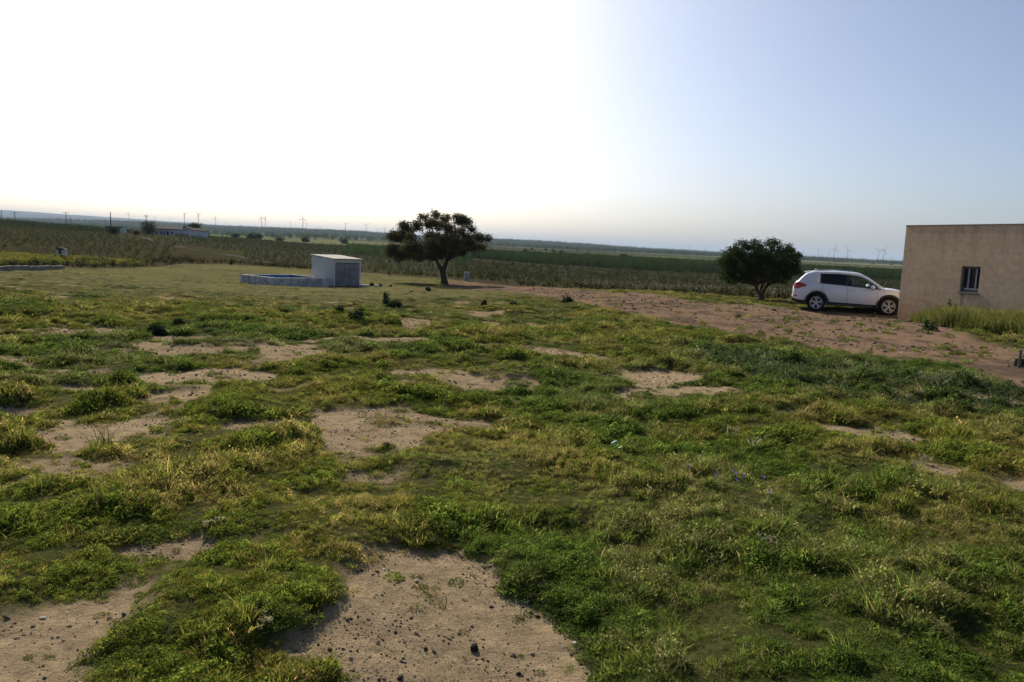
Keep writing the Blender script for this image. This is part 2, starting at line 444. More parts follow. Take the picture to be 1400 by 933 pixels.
# ------------------------------------------------------------------ scattering
def proto_coll(name, objs):
    c = bpy.data.collections.new(name)
    for o in objs: c.objects.link(o)
    return c
def scatter(name, pts, rot, scl, ix, tint, coll, kind='stuff'):
    n = len(pts)
    me = bpy.data.meshes.new(name)
    me.vertices.add(n); me.vertices.foreach_set('co', np.asarray(pts, np.float32).ravel())
    a = me.attributes.new('rot', 'FLOAT_VECTOR', 'POINT'); a.data.foreach_set('vector', np.asarray(rot, np.float32).ravel())
    a = me.attributes.new('scl', 'FLOAT_VECTOR', 'POINT'); a.data.foreach_set('vector', np.asarray(scl, np.float32).ravel())
    a = me.attributes.new('idx', 'INT', 'POINT'); a.data.foreach_set('value', np.asarray(ix, np.int32))
    t4 = np.ones((n, 4), np.float32); t4[:, :3] = tint
    a = me.attributes.new('tint', 'FLOAT_COLOR', 'POINT'); a.data.foreach_set('color', t4.ravel())
    o = bpy.data.objects.new(name, me); COL.objects.link(o)
    g = bpy.data.node_groups.new(name, 'GeometryNodeTree')
    g.interface.new_socket('Geometry', in_out='INPUT', socket_type='NodeSocketGeometry')
    g.interface.new_socket('Geometry', in_out='OUTPUT', socket_type='NodeSocketGeometry')
    gi = g.nodes.new('NodeGroupInput'); go = g.nodes.new('NodeGroupOutput')
    ip = g.nodes.new('GeometryNodeInstanceOnPoints'); ci = g.nodes.new('GeometryNodeCollectionInfo')
    ci.inputs['Collection'].default_value = coll
    ci.inputs['Separate Children'].default_value = True; ci.inputs['Reset Children'].default_value = True
    ip.inputs['Pick Instance'].default_value = True
    def na_(nm, ty):
        k = g.nodes.new('GeometryNodeInputNamedAttribute'); k.data_type = ty; k.inputs['Name'].default_value = nm; return k.outputs['Attribute']
    g.links.new(gi.outputs[0], ip.inputs['Points']); g.links.new(ci.outputs[0], ip.inputs['Instance'])
    g.links.new(na_('idx', 'INT'), ip.inputs['Instance Index'])
    g.links.new(na_('rot', 'FLOAT_VECTOR'), ip.inputs['Rotation'])
    g.links.new(na_('scl', 'FLOAT_VECTOR'), ip.inputs['Scale'])
    g.links.new(ip.outputs[0], go.inputs[0])
    md = o.modifiers.new('scatter', 'NODES'); md.node_group = g
    if kind: o['kind'] = kind
    return o
def blades(n, h, spread, w, lean, col0, col1, seg=3, dry=.1, drycol=(.30, .24, .11)):
    V, Fc, Cc = [], [], []
    for i in range(n):
        a = rng.uniform(0, 2 * math.pi); rd = spread * math.sqrt(rng.random())
        x, y = rd * math.cos(a), rd * math.sin(a)
        th = rng.uniform(0, 2 * math.pi)
        dx, dy = math.cos(th), math.sin(th)
        hh = h * rng.uniform(.45, 1.1); le = lean * rng.uniform(.2, 1.3) * hh
        ww = w * rng.uniform(.6, 1.3)
        sx, sy = -dy, dx
        if rng.random() < .5: sx, sy = math.cos(th + .6), math.sin(th + .6)
        t = rng.random(); c = np.array(col0) * (1 - t) + np.array(col1) * t
        if rng.random() < dry: c = np.array(drycol) * rng.uniform(.7, 1.2)
        b = len(V)
        for s in range(seg + 1):
            f = s / seg
            px, py, pz = x + dx * le * f * f, y + dy * le * f * f, hh * f * (1 - .18 * f * lean)
            wd = ww * (1 - f) ** .7 * .5 + .0006
            V += [(px - sx * wd, py - sy * wd, pz), (px + sx * wd, py + sy * wd, pz)]
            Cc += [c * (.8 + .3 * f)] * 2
        for s in range(seg): Fc.append((b + 2 * s, b + 2 * s + 1, b + 2 * s + 3, b + 2 * s + 2))
    return V, Fc, Cc
def leaves(n, rad, h, size, col0, col1, flat=.5, shape=1.0):
    """small oval leaves (one folded quad each) spread through a low dome"""
    V, Fc, Cc = [], [], []
    for i in range(n):
        a = rng.uniform(0, 2 * math.pi); rd = rad * math.sqrt(rng.random())
        zt = h * (1 - (rd / rad) ** 2 * .75)
        p = np.array([rd * math.cos(a), rd * math.sin(a), zt * rng.uniform(.15, 1) ** .7])
        d = rng.normal(size=3); d[2] = abs(d[2]) * flat + .15; d /= np.linalg.norm(d)
        s = np.cross(d, rng.normal(size=3)); s /= np.linalg.norm(s)
        l = size * rng.uniform(.6, 1.3); w = l * .32 * shape
        t = rng.random(); c = (np.array(col0) * (1 - t) + np.array(col1) * t) * rng.uniform(.8, 1.15)
        b = len(V)
        V += [p - d * l * .5, p + s * w, p + d * l * .5, p - s * w]; Cc += [c] * 4
        Fc.append((b, b + 1, b + 2, b + 3))
    return V, Fc, Cc
def join(*parts):
    V, Fc, Cc = [], [], []
    for v, f, c in parts:
        b = len(V); V += list(v); Cc += list(c); Fc += [tuple(i + b for i in q_) for q_ in f]
    return V, Fc, Cc
GRASSM = leafmat('grass_blade', .6, .45)
def proto(name, data, m=GRASSM): return mesh_np(name, np.array(data[0]), np.array(data[1]), m, col=np.array(data[2]), link=False)
g0, g1 = (.080, .130, .022), (.165, .190, .035)
y0, y1 = (.125, .155, .035), (.24, .22, .075)
d0, d1 = (.055, .100, .018), (.120, .175, .032)
protos = []
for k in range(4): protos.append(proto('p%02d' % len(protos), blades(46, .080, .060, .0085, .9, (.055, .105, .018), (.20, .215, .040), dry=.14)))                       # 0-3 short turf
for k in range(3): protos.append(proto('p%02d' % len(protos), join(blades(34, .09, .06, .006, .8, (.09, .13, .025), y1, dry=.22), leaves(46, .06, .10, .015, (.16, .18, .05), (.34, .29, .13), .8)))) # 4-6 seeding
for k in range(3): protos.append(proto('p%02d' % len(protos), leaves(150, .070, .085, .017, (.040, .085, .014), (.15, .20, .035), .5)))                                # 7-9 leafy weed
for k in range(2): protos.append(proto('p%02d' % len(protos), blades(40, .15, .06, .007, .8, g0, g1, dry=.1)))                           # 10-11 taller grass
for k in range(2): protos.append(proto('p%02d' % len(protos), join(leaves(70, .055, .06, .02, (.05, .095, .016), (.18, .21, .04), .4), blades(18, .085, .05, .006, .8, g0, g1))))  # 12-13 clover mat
TURF = proto_coll('turf', protos)

def grid_pts(dens_fn, D0, D1, cell, amax=40):
    """jittered points on a world grid between two distances inside the view wedge"""
    xs = np.arange(-D1, D1, cell); ys = np.arange(-2.0, D1, cell)
    X, Y = np.meshgrid(xs, ys); X = X.ravel(); Y = Y.ravel()
    X = X + rng.uniform(-.5, .5, X.shape) * cell; Y = Y + rng.uniform(-.5, .5, Y.shape) * cell
    r = np.hypot(X, Y); a = np.degrees(np.arctan2(X, Y))
    k = (r > D0) & (r <= D1) & ((np.abs(a) < amax) | (np.abs(X) < .80 * Y + 5.5))
    return X[k], Y[k]
GXs, GYs = [], []; Lv = []
for D0, D1, cell in [(1.0, 5.0, .029), (5.0, 8.0, .038), (8.0, 13.0, .047), (13.0, 22.0, .066), (22.0, 38.0, .105), (38.0, 88.0, .23)]:
    x_, y_ = grid_pts(None, D0, D1, cell)
    GXs.append(x_); GYs.append(y_); Lv.append(np.full(len(x_), cell))
TX, TY, TL = np.concatenate(GXs), np.concatenate(GYs), np.concatenate(Lv)
tb = bare_mask(TX, TY); tt = track_mask(TX, TY)
u_, D_ = polar(TX, TY)
clump = fbm(TX, TY, .55, 4, 103); big = fbm(TX, TY, 2.6, 3, 107)
WBAND = poly([(960, 480), (1080, 496), (1200, 510), (1400, 537), (1600, 578), (1600, 620), (1400, 572), (1250, 560), (1100, 535), (960, 503)])
wb = sstep(.5, -.5, pdist(TX, TY, WBAND) + (fbm(TX, TY, 1.2, 3, 111) - .5))
rich = sstep(40, 12, D_) * .5 + sstep(-6, 4, TX) * .3 + .25
pr = (1 - tb) ** 1.5 * (.55 + 1.0 * sstep(.3, .55, clump)) * (.5 + .5 * np.clip(rich, 0, 1))
thinc = sstep(14, 40, D_) * (.45 + .35 * sstep(8, -8, TX))
lush = sstep(11, 7, D_) * sstep(-3.0, -.8, TX + (D_ - 5) * .1)
pr *= .45 + .65 * sstep(.32, .5, fbm(TX, TY, .30, 3, 151)) + lush * .4
pr = np.maximum(pr, lush * (1 - tb) ** 1.5 * .95)
pr *= 1 - thinc * (.45 + .9 * sstep(.35, .6, fbm(TX, TY, 3.0, 4, 109)))
pr *= np.where(tt > .06, .018, 1.0)
pr = np.maximum(pr, .02)
keep = (rng.random(len(TX)) < pr) & (D_ < edge_d(u_) + 1)
HOUSE_KEEP = None
TX, TY, TL, tb, clump, big, wb, D_, tt = [v[keep] for v in (TX, TY, TL, tb, clump, big, wb, D_, tt)]
n = len(TX)
print('tufts', n)
rnd = rng.random(n)
kind = fbm(TX, TY, .7, 4, 121) + rng.normal(0, .07, n)
ix = np.where(rnd < .62, rng.integers(0, 4, n), rng.integers(12, 14, n))
ix = np.where((kind > .57) & (rnd < .6), rng.integers(4, 7, n), ix)
ix = np.where((kind < .40) & (rnd < .6), rng.integers(7, 10, n), ix)
ix = np.where(rnd > .985, rng.integers(10, 12, n), ix)
ix = np.where((wb > .5) & (rnd > .45), rng.integers(7, 10, n), ix)
sz = (TL / .047) ** .72 * (.55 + .9 * sstep(.3, .75, clump)) * (.75 + .5 * big) * rng.uniform(.7, 1.25, n)
hf = np.clip(1 / (TL / .034) ** .30, .4, 1)            # farther turf is broader, not taller
hf = hf * (1 - .55 * sstep(15, 45, D_))
fine = np.where(D_ < 8, sstep(.25, .72, fbm(TX, TY, .17, 3, 153)), sstep(.28, .72, fbm(TX, TY, .22, 3, 151)))
flat = 1 - .55 * sstep(14, 30, D_) * sstep(10, -2, TX) - .12
hgt = flat * sz * hf * (1 - .6 * tb) * (1 + wb * .35) * (.42 + 1.15 * fine)
sz = sz * (.8 + .3 * fine)
scl = np.stack([sz, sz, hgt], -1)
rot = np.stack([rng.normal(0, .12, n), rng.normal(0, .12, n), rng.uniform(0, 6.28, n)], -1)
tint = (1 + .22 * sstep(12, 6, D_))[:, None] * np.ones((n, 3)) * (.52 + .5 * rng.random((n, 1)) + .95 * rng.random((n, 1)) ** 4) 
yel = sstep(.4, .65, fbm(TX, TY, 3.5, 4, 131)) * .7 + sstep(12, 6, D_) * .35 * rng.random(n) + sstep(14, 45, D_) * .6
tint *= lerp(np.ones((n, 3)) * np.array([.9, 1.0, 1.0]), np.array([1.42, 1.20, 1.05]), np.clip(yel, 0, 1))
tint *= lerp(np.ones((n, 3)), np.array([.85, .85, 1.3]), wb)
TZ = height(TX, TY) - .008
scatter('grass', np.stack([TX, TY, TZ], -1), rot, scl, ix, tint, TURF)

# ------------------------------------------------------------------ clods, pebbles
def rock_proto(name, m, seed, sq=.6, amp=.25, sub=2):
    bm = bmesh.new(); bmesh.ops.create_icosphere(bm, subdivisions=sub, radius=.5)
    r_ = random.Random(seed); off = [Vector([r_.uniform(-1, 1) for _ in range(3)]).normalized() for _ in range(9)]
    am = [r_.uniform(-amp, amp) for _ in range(9)]
    for v in bm.verts:
        d = v.co.normalized(); k = 1 + sum(a_ * max(0, d.dot(o_)) ** 2 for a_, o_ in zip(am, off)) + r_.uniform(-.06, .06)
        v.co = Vector((v.co.x * k, v.co.y * k * .85, v.co.z * k * sq))
    me = bpy.data.meshes.new(name); bm.to_mesh(me); bm.free()
    for p in me.polygons: p.use_smooth = False
    me.materials.append(m)
    return bpy.data.objects.new(name, me)
def tintmat(name, rough=.9):
    M = bpy.data.materials.new(name); M.use_nodes = True
    t = M.node_tree; a = t.nodes.new('ShaderNodeAttribute'); a.attribute_name = 'tint'; a.attribute_type = 'INSTANCER'
    t.links.new(a.outputs['Color'], t.nodes['Principled BSDF'].inputs['Base Color'])
    t.nodes['Principled BSDF'].inputs['Roughness'].default_value = rough
    t.nodes['Principled BSDF'].inputs['Specular IOR Level'].default_value = .2
    return M
CM = tintmat('clod')
CL = proto_coll('clods', [rock_proto('c%02d' % k, CM, k, sub=1, amp=.6, sq=.5) for k in range(5)])
X1, Y1 = grid_pts(None, 2.2, 9, .022); X2, Y2 = grid_pts(None, 9, 20, .07); X3, Y3 = grid_pts(None, 14, 52, .22)
X = np.concatenate([X1, X2, X3]); Y = np.concatenate([Y1, Y2, Y3]); lv = np.concatenate([np.full(len(X1), .0062), np.full(len(X2), .014), np.full(len(X3), .040)])
b_, t_ = bare_mask(X, Y), track_mask(X, Y)
pp = np.where(lv > .03, t_ * (.15 + .9 * sstep(.45, .65, fbm(X, Y, 1.2, 3, 141))), b_ * (.26 + .9 * sstep(.47, .60, fbm(X, Y, .35, 4, 143))))
k = rng.random(len(X)) < pp
X, Y, lv = X[k], Y[k], lv[k]; n = len(X)
s = lv * rng.lognormal(-.1, .65, n); s = np.minimum(s, lv * 4.5)
dark = rng.random(n) < .5
tint = np.where(dark[:, None], np.array([.075, .058, .042]), np.array([.27, .20, .13])) * rng.uniform(.6, 1.3, (n, 1))
wh = rng.random(n) < .008; tint[wh] = (.6, .57, .52)
print('clods', n)
scatter('gravel', np.stack([X, Y, height(X, Y) + s * .12], -1), np.stack([rng.normal(0, .4, n), rng.normal(0, .4, n), rng.uniform(0, 6.28, n)], -1),
        np.stack([s, s * rng.uniform(.6, 1.2, n), s * rng.uniform(.7, 1.2, n)], -1), rng.integers(0, 5, n), tint, CL)

# ------------------------------------------------------------------ vineyards, crop, verge scrub
VM = leafmat('vine_leaf', .35, .5)
def vine_proto(name, n, w, h, size, c0, c1, z0=.25):
    V, Fc, Cc = [], [], []
    for i in range(n):
        p = rng.normal(size=3) * np.array([w, w, h]) * .42; p[2] = abs(p[2] + h * .4) + z0
        d = rng.normal(size=3); d /= np.linalg.norm(d); s = np.cross(d, rng.normal(size=3)); s /= np.linalg.norm(s)
        l = size * rng.uniform(.6, 1.3); c = (np.array(c0) + (np.array(c1) - np.array(c0)) * rng.random())
        b = len(V); V += [p - d * l * .5, p + s * l * .35, p + d * l * .5, p - s * l * .35]; Cc += [c] * 4; Fc.append((b, b + 1, b + 2, b + 3))
    for k in range(4):     # woody stem
        a0, a1 = k * math.pi / 2, (k + 1) * math.pi / 2; b = len(V)
        V += [(math.cos(a0) * .035, math.sin(a0) * .035, 0), (math.cos(a1) * .035, math.sin(a1) * .035, 0), (math.cos(a1) * .02, math.sin(a1) * .02, z0 + .3), (math.cos(a0) * .02, math.sin(a0) * .02, z0 + .3)]
        Cc += [(.05, .035, .025)] * 4; Fc.append((b, b + 1, b + 2, b + 3))
    return mesh_np(name, np.array(V), np.array(Fc), VM, col=np.array(Cc), link=False)
def stake_proto(name, r, h, c):
    V = [(math.cos(a) * r, math.sin(a) * r, z) for z in (0, h) for a in (0, 1.05, 2.09, 3.14, 4.19, 5.24)]
    Fc = [(i, (i + 1) % 6, 6 + (i + 1) % 6, 6 + i) for i in range(6)] + [(6, 7, 8, 9), (6, 9, 10, 11)]
    return mesh_np(name, np.array(V), np.array(Fc), VM, col=np.array([c] * 12), link=False)
vp = [vine_proto('v%02d' % k, 90, .55, .75, .17, (.018, .030, .010), (.070, .085, .026)) for k in range(3)]
vp += [vine_proto('v%02d' % (3 + k), 150, .95, 1.5, .26, (.022, .050, .012), (.05, .10, .02), .1) for k in range(3)]
vp += [vine_proto('v%02d' % (6 + k), 50, .35, .4, .12, (.030, .042, .016), (.10, .11, .045), .05) for k in range(2)]
vp += [stake_proto('v08', .045, .38, (.40, .40, .36)), stake_proto('v09', .04, 1.0, (.42, .40, .36))]
VC_ = proto_coll('vines', vp)
def rows(x0, x1, D0, D1, ang, rs, ps, jit=.25):
    """points in straight planted rows, kept to a range of bearings and depths"""
    Rm = D1 * 1.5; ca, sa = math.cos(R(ang)), math.sin(R(ang))
    a, b = np.meshgrid(np.arange(-Rm, Rm, ps), np.arange(-Rm, Rm, rs)); a, b = a.ravel(), b.ravel()
    a = a + rng.normal(0, ps * jit, a.shape); b = b + rng.normal(0, .12, b.shape)
    X, Y = a * ca - b * sa, a * sa + b * ca
    u, D = polar(X, Y); px = u * F + 700
    k = (Y > 0) & (px > x0) & (px < x1) & (D > D0) & (D < D1) & (D > edge_d(u) * 1.2)
    return X[k], Y[k], px[k], D[k]
def plant(name, X, Y, ix, s, tint, kind='stuff'):
    n = len(X)
    z = height(X, Y) - .02
    print(name, n)
    return scatter(name, np.stack([X, Y, z], -1), np.stack([rng.normal(0, .05, n), rng.normal(0, .05, n), rng.uniform(0, 6.28, n)], -1),
            np.stack([s, s, s * rng.uniform(.8, 1.2, n)], -1), ix, tint, VC_)
X, Y, px, D = rows(-330, 238, 82, 400, 24, 2.8, 1.7)
k = rng.random(len(X)) < .80
k &= ~((px > 160) & (D > 180) & (rng.random(len(X)) < .85))
X, Y, px, D = X[k], Y[k], px[k], D[k]; n = len(X)
s = rng.uniform(.4, .8, n) * np.where(D > 240, 1.5, 1)
plant('hill_vineyard', X, Y, rng.integers(0, 3, n), s, rng.uniform(.6, 1.3, (n, 1)) * np.array([1, 1, 1]) * np.where(D[:, None] > 230, [.7, .8, .7], [1.25, 1.1, 1.2]))
X, Y, px, D = rows(238, 640, 112, 400, -38, 2.8, 1.6)
n0 = fbm(X, Y, 40, 3, 201)
k = (rng.random(len(X)) < .85) & ~((px < 330) & (D < 170)) ; X, Y, D, n0, px = X[k], Y[k], D[k], n0[k], px[k]; n = len(X)
ix = np.where(rng.random(n) < .16, 9, rng.integers(0, 3, n))
ix = np.where((D > 230) & (px > 470), rng.integers(3, 6, n), ix)
plant('valley_vineyard', X, Y, ix, np.where(ix == 9, .8, rng.uniform(.4, .75, n) * np.where(D > 230, 1.4, 1)), rng.uniform(.7, 1.3, (n, 1)) * np.array([1., 1, 1]))
X, Y, px, D = rows(560, 1420, 240, 500, 20, 3.0, 1.3)
lo = np.interp(px, [560, 640, 750, 900, 1000, 1400], [300, 290, 262, 235, 225, 225]); hi_ = np.interp(px, [560, 700, 800, 990, 1400], [420, 460, 500, 480, 400])
k = (D > lo) & (D < hi_); X, Y, px, D = X[k], Y[k], px[k], D[k]; n = len(X)
plant('orchard_rows', X, Y, rng.integers(3, 6, n), rng.uniform(.9, 1.25, n), rng.uniform(.35, .85, (n, 1)) * np.array([1.1, 1.05, .8]) * (.6 + .8 * fbm(X, Y * .5, 30, 3, 77))[:, None])
X, Y, px, D = rows(620, 1500, 55, 236, 8, 2.6, 1.3)
n0 = fbm(X, Y, 16, 3, 203)
k = rng.random(len(X)) < np.where(n0 > .45, .9, .5); X, Y, px, D, n0 = X[k], Y[k], px[k], D[k], n0[k]; n = len(X)
gd = (px > 790) & (D < 125)
ix = np.where(gd & (rng.random(n) < .75), 8, rng.integers(6, 8, n))
ix = np.where(~gd & (rng.random(n) < .25), rng.integers(0, 3, n), ix)
plant('young_vineyard', X, Y, ix, np.where(ix == 8, rng.uniform(.55, 1.0, n), rng.uniform(.7, 1.3, n)), rng.uniform(.6, 1.25, (n, 1)) * np.array([1., 1., 1.]))
# scrub on the bank where the meadow ends
X, Y = grid_pts(None, 42, 112, .8); u, D = polar(X, Y); e = edge_d(u)
k = (D > e + .5) & (D < e * 1.22) & (rng.random(len(X)) < .55 * sstep(.3, .6, fbm(X, Y, 7, 3, 211))); X, Y = X[k], Y[k]; n = len(X)
plant('verge_scrub', X, Y, rng.integers(6, 8, n), rng.uniform(.5, 1.5, n), rng.uniform(.45, 1.1, (n, 1)) * np.array([1.1, .95, .8]))
# rough evergreen scrub over the low ridges far off
rr1 = np.random.default_rng(77); n = 26000
th_ = np.radians(rr1.uniform(-42, 40, n)); dd_ = np.sqrt(rr1.uniform(620 ** 2, 4050 ** 2, n))
X, Y = dd_ * np.sin(th_), dd_ * np.cos(th_); dens = fbm(X * .4, Y, 420, 4, 401) * .75 + fbm(X, Y, 70, 3, 403) * .25
k = rr1.random(n) < np.where(dd_ > 1500, sstep(.40, .55, dens) + .12, sstep(.50, .60, dens) * .35); X, Y, dd_ = X[k], Y[k], dd_[k]; n = len(X)
plant('hill_scrub', X, Y, rng.integers(3, 6, n), rng.uniform(1.6, 4.2, n), rng.uniform(.5, 1.1, (n, 1)) * np.array([.9, .85, .9]))
# yellow-flowering crop strip on the left
cp = [proto('k%02d' % k, join(blades(34, .75, .30, .035, .35, (.035, .06, .015), (.13, .15, .03), dry=.05, seg=2), [(lambda t: (t[0] + np.array([0, 0, .48]), t[1], t[2]))(tuple(np.array(w_) if i_ != 1 else w_ for i_, w_ in enumerate(leaves(40, .32, .28, .06, (.26, .22, .03), (.11, .14, .03), .6))))][0])) for k in range(3)]
CP = proto_coll('crop', cp)
X, Y = grid_pts(None, 62, 115, .42, 42); u, D = polar(X, Y); px = u * F + 700
k = (px < 188 + (fbm(X, Y, 4, 3, 7) - .5) * 30) & (D > np.interp(px, [0, 190], [63, 70])) & (D < np.interp(px, [-300, 0, 190], [82, 82, 78])) & (rng.random(len(X)) < .85)
X, Y = X[k], Y[k]; n = len(X); s = rng.uniform(.5, .9, n) * (.4 + .9 * fbm(X, Y, 3, 3, 213))
scatter('crop_strip', np.stack([X, Y, height(X, Y)], -1), np.stack([0 * s, 0 * s, rng.uniform(0, 6.28, n)], -1), np.stack([s, s, s], -1), rng.integers(0, 3, n),
        rng.uniform(.7, 1.2, (n, 1)) * np.array([1., 1., 1.]), CP)
# pale farm track down from the farmhouse
tp = [G(*p) for p in [(150, 322.5), (176, 323.2), (196, 325), (225, 334), (250, 339), (272, 343.5), (295, 347), (330, 352), (352, 357), (378, 361)]]
tp = np.array(tp)[:, :2]; tt_ = np.linspace(0, len(tp) - 1, 90); cx_, cy_ = np.interp(tt_, range(len(tp)), tp[:, 0]), np.interp(tt_, range(len(tp)), tp[:, 1])
dx, dy = np.gradient(cx_), np.gradient(cy_); L_ = np.hypot(dx, dy); wv = .8 + .3 * np.sin(np.arange(90) * .7)
ls = []
for o_ in np.linspace(-1, 1, 5):
    xx, yy = cx_ - dy / L_ * o_ * wv, cy_ + dx / L_ * o_ * wv
    ls.append(np.stack([xx, yy, height(xx, yy) + .06], -1))
ls = np.array(ls); ii = np.arange(450).reshape(5, 90)
fq = np.stack([ii[:-1, :-1], ii[:-1, 1:], ii[1:, 1:], ii[1:, :-1]], -1).reshape(-1, 4)
o = mesh_np('farm_track', ls.reshape(-1, 3), fq, GM, smooth=True, col=np.ones((450, 3)) * np.array([.11, .10, .085])); o['kind'] = 'structure'

# ------------------------------------------------------------------ trees
BARK = mat('bark', (.085, .065, .05), .95, noise=(9, .5), bump=(14, .8, .03))
LEAF = leafmat('tree_leaf', .38, .42, inst=False)
def crown_mesh(name, lobes, nper, size, c0, c1, parent, clump=.33, seed=0, dens=1.0):
    """lobes: (x,y,z,r,ry); leaf-sized faces gathered in small clumps through each lobe"""
    g = np.random.default_rng(seed)
    Vs, Cs = [], []
    for (x, y, z, r, ry) in lobes:
        nc = max(3, int(nper * (r ** 2) * dens))
        d = g.normal(size=(nc, 3)); d /= np.linalg.norm(d, axis=1)[:, None]
        rad = g.uniform(.35, 1.0, nc) ** .6
        cc = np.array([x, y, z]) + d * rad[:, None] * np.array([r, ry, r * .92])
        m_ = g.integers(26, 60, nc)
        c = np.repeat(cc, m_, 0); k = len(c)
        p = c + g.normal(size=(k, 3)) * clump * np.array([1, 1, .62]) * .5
        q1 = g.normal(size=(k, 3)); q1 /= np.linalg.norm(q1, axis=1)[:, None]
        q2 = np.cross(q1, g.normal(size=(k, 3))); q2 /= np.linalg.norm(q2, axis=1)[:, None]
        l = (size * g.uniform(.6, 1.35, k))[:, None]
        Vs.append(np.stack([p - q1 * l * .5, p + q2 * l * .3, p + q1 * l * .5, p - q2 * l * .3], 1))
        t = np.repeat(g.random(nc), m_)[:, None] * .6 + g.random((k, 1)) * .4
        cl = (np.array(c0) * (1 - t) + np.array(c1) * t)
        Cs.append(np.repeat(cl[:, None], 4, 1))
    V = np.concatenate(Vs).reshape(-1, 3); Cc = np.concatenate(Cs).reshape(-1, 3)
    return mesh_np(name, V, np.arange(len(V)).reshape(-1, 4), LEAF, parent, col=Cc)
def wig(a, b, n=5, w=.12, seed=0):
    r_ = random.Random(seed); a, b = Vector(a), Vector(b); L = (b - a).length; o = []
    for i in range(n + 1):
        t = i / n; p = a.lerp(b, t) + Vector((r_.uniform(-1, 1), r_.uniform(-1, 1), r_.uniform(-.6, .9))) * w * L * math.sin(t * math.pi) * .6
        o.append(p)
    return o
# the big holm oak
OY = 68
ob = P(607.5, 389, OY); ob[2] = hz(ob[0], ob[1])
oak = empty('holm_oak', ob, 0, 'large spreading holm oak with a forked trunk and sky showing through its crown', 'tree')
def loc(x, y, Y, dy=0): p = P(x, y, Y + dy); return p - ob
ol = [(539, 323, 9), (535, 343, 11), (553, 309, 8), (549, 324, 10), (549, 345, 11), (569, 341, 12), (571, 308, 8), (580, 297, 6), (587, 307, 7), (596, 294, 6), (608, 299, 8), (590, 336, 11),
      (609, 331, 12), (612, 312, 8), (627, 300, 9), (638, 305, 8), (629, 319, 8), (645, 313, 5), (640, 331, 9), (653, 325, 8), (665, 326, 5), (657, 337, 7), (622, 341, 9), (573, 352, 7), (603, 346, 9), (562, 325, 6), (646, 340, 5), (590, 349, 8), (590, 304, 6), (600, 309, 7), (619, 322, 7), (558, 347, 10), (545, 352, 7), (582, 345, 10), (600, 326, 6), (560, 315, 6), (630, 345, 7)]
lob = []
rr_ = random.Random(5)
for i, (x, y, r) in enumerate(ol):
    dy = rr_.uniform(-2.6, 2.6) * (1 - abs(x - 603) / 110); p = loc(x, y, OY, dy); lob.append((*p, r * OY / F * .92, r * OY / F * 1.2))
# second layer that gives the crown its depth
for (x, y, r, dy) in [(560, 338, 11, -2.6), (590, 325, 10, 2.9), (620, 335, 11, -2.8), (600, 340, 12, 3.0), (640, 328, 8, 2.2), (575, 345, 9, 2.4)]:
    p = loc(x, y, OY, dy); lob.append((*p, r * OY / F * .9, r * OY / F))
tr = MB()
fork = Vector(loc(605.2, 370, OY)); top0 = Vector(loc(611, 357, OY)); top1 = Vector(loc(596.5, 356, OY))
tr.tube([(0, 0, -.3), (0, 0, .05), (-.03, 0, .35), tuple(fork * .6), tuple(fork)], [.42, .36, .28, .25, .24], 12)
tr.tube([fork - Vector((0, 0, .15)), fork.lerp(top0, .5) + Vector((.05, 0, 0)), top0], [.22, .18, .15], 10)
tr.tube([fork - Vector((0, 0, .15)), fork.lerp(top1, .5) + Vector((-.05, .05, 0)), top1], [.19, .15, .12], 10)
for i, l in enumerate(lob):
    s_ = top0 if l[0] > -.4 else top1
    c_ = Vector(l[:3]); tr.tube(wig(s_, c_, 5, .16, i), [.085, .07, .055, .042, .03, .015], 6)
    for j in range(4):
        e_ = c_ + Vector((rr_.uniform(-1, 1), rr_.uniform(-1, 1), rr_.uniform(-.5, 1))) * l[3]
        tr.tube(wig(c_.lerp(s_, .25), e_, 3, .2, i * 9 + j), [.03, .022, .015, .006], 4)
tr.build('trunk', BARK, oak, smooth=True)
crown_mesh('crown', lob, 140, .125, (.040, .044, .020), (.115, .112, .048), oak, .36, 3)
# the round dense tree by the car
CY = 40
cb = P(1040.5, 411, CY); cb[2] = hz(cb[0], cb[1])
car_tree = empty('carob_tree', cb, 0, 'dense round-crowned dark evergreen tree standing left of the white car', 'tree')
def loc2(x, y, dy=0): return P(x, y, CY + dy) - cb
cl = [(1000, 350, 14), (1014, 341, 13), (1033, 338, 12), (1056, 338, 12), (1076, 345, 12), (1083, 358, 10), (997, 364, 13), (1010, 374, 12), (1040, 362, 18), (1064, 368, 14), (1077, 373, 9), (1040, 350, 17), (1020, 356, 15), (1062, 354, 15), (1028, 378, 10), (1052, 380, 9), (1088, 350, 7), (993, 376, 9), (1002, 383, 7), (1086, 368, 8), (990, 358, 8), (1070, 382, 7)]
l2 = []
for i, (x, y, r) in enumerate(cl):
    for dy in (-1, 1):
        dd = dy * rr_.uniform(.4, 1.35) * (1 - (abs(x - 1040) / 75)); p = loc2(x, y, dd); l2.append((*p, r * CY / F * .95, r * CY / F * .95))
t2 = MB(); fk = Vector(loc2(1041, 402))
t2.tube([(0, 0, -.2), (0, 0, .05), tuple(fk * .6), tuple(fk)], [.22, .18, .14, .14], 12)
tips = [Vector(loc2(1033, 391, -.2)), Vector(loc2(1049, 391, .2)), Vector(loc2(1042, 388, .5))]
for t_ in tips: t2.tube(wig(fk - Vector((0, 0, .08)), t_, 4, .1, 3), [.12, .10, .085, .075, .07], 8)
for i, l in enumerate(l2): t2.tube(wig(min(tips, key=lambda q_: (q_ - Vector(l[:3])).length), l[:3], 4, .15, i), [.05, .04, .03, .02, .01], 5)
t2.build('trunk', BARK, car_tree, smooth=True)
crown_mesh('crown', l2, 95, .085, (.014, .030, .010), (.042, .070, .020), car_tree, .20, 8)

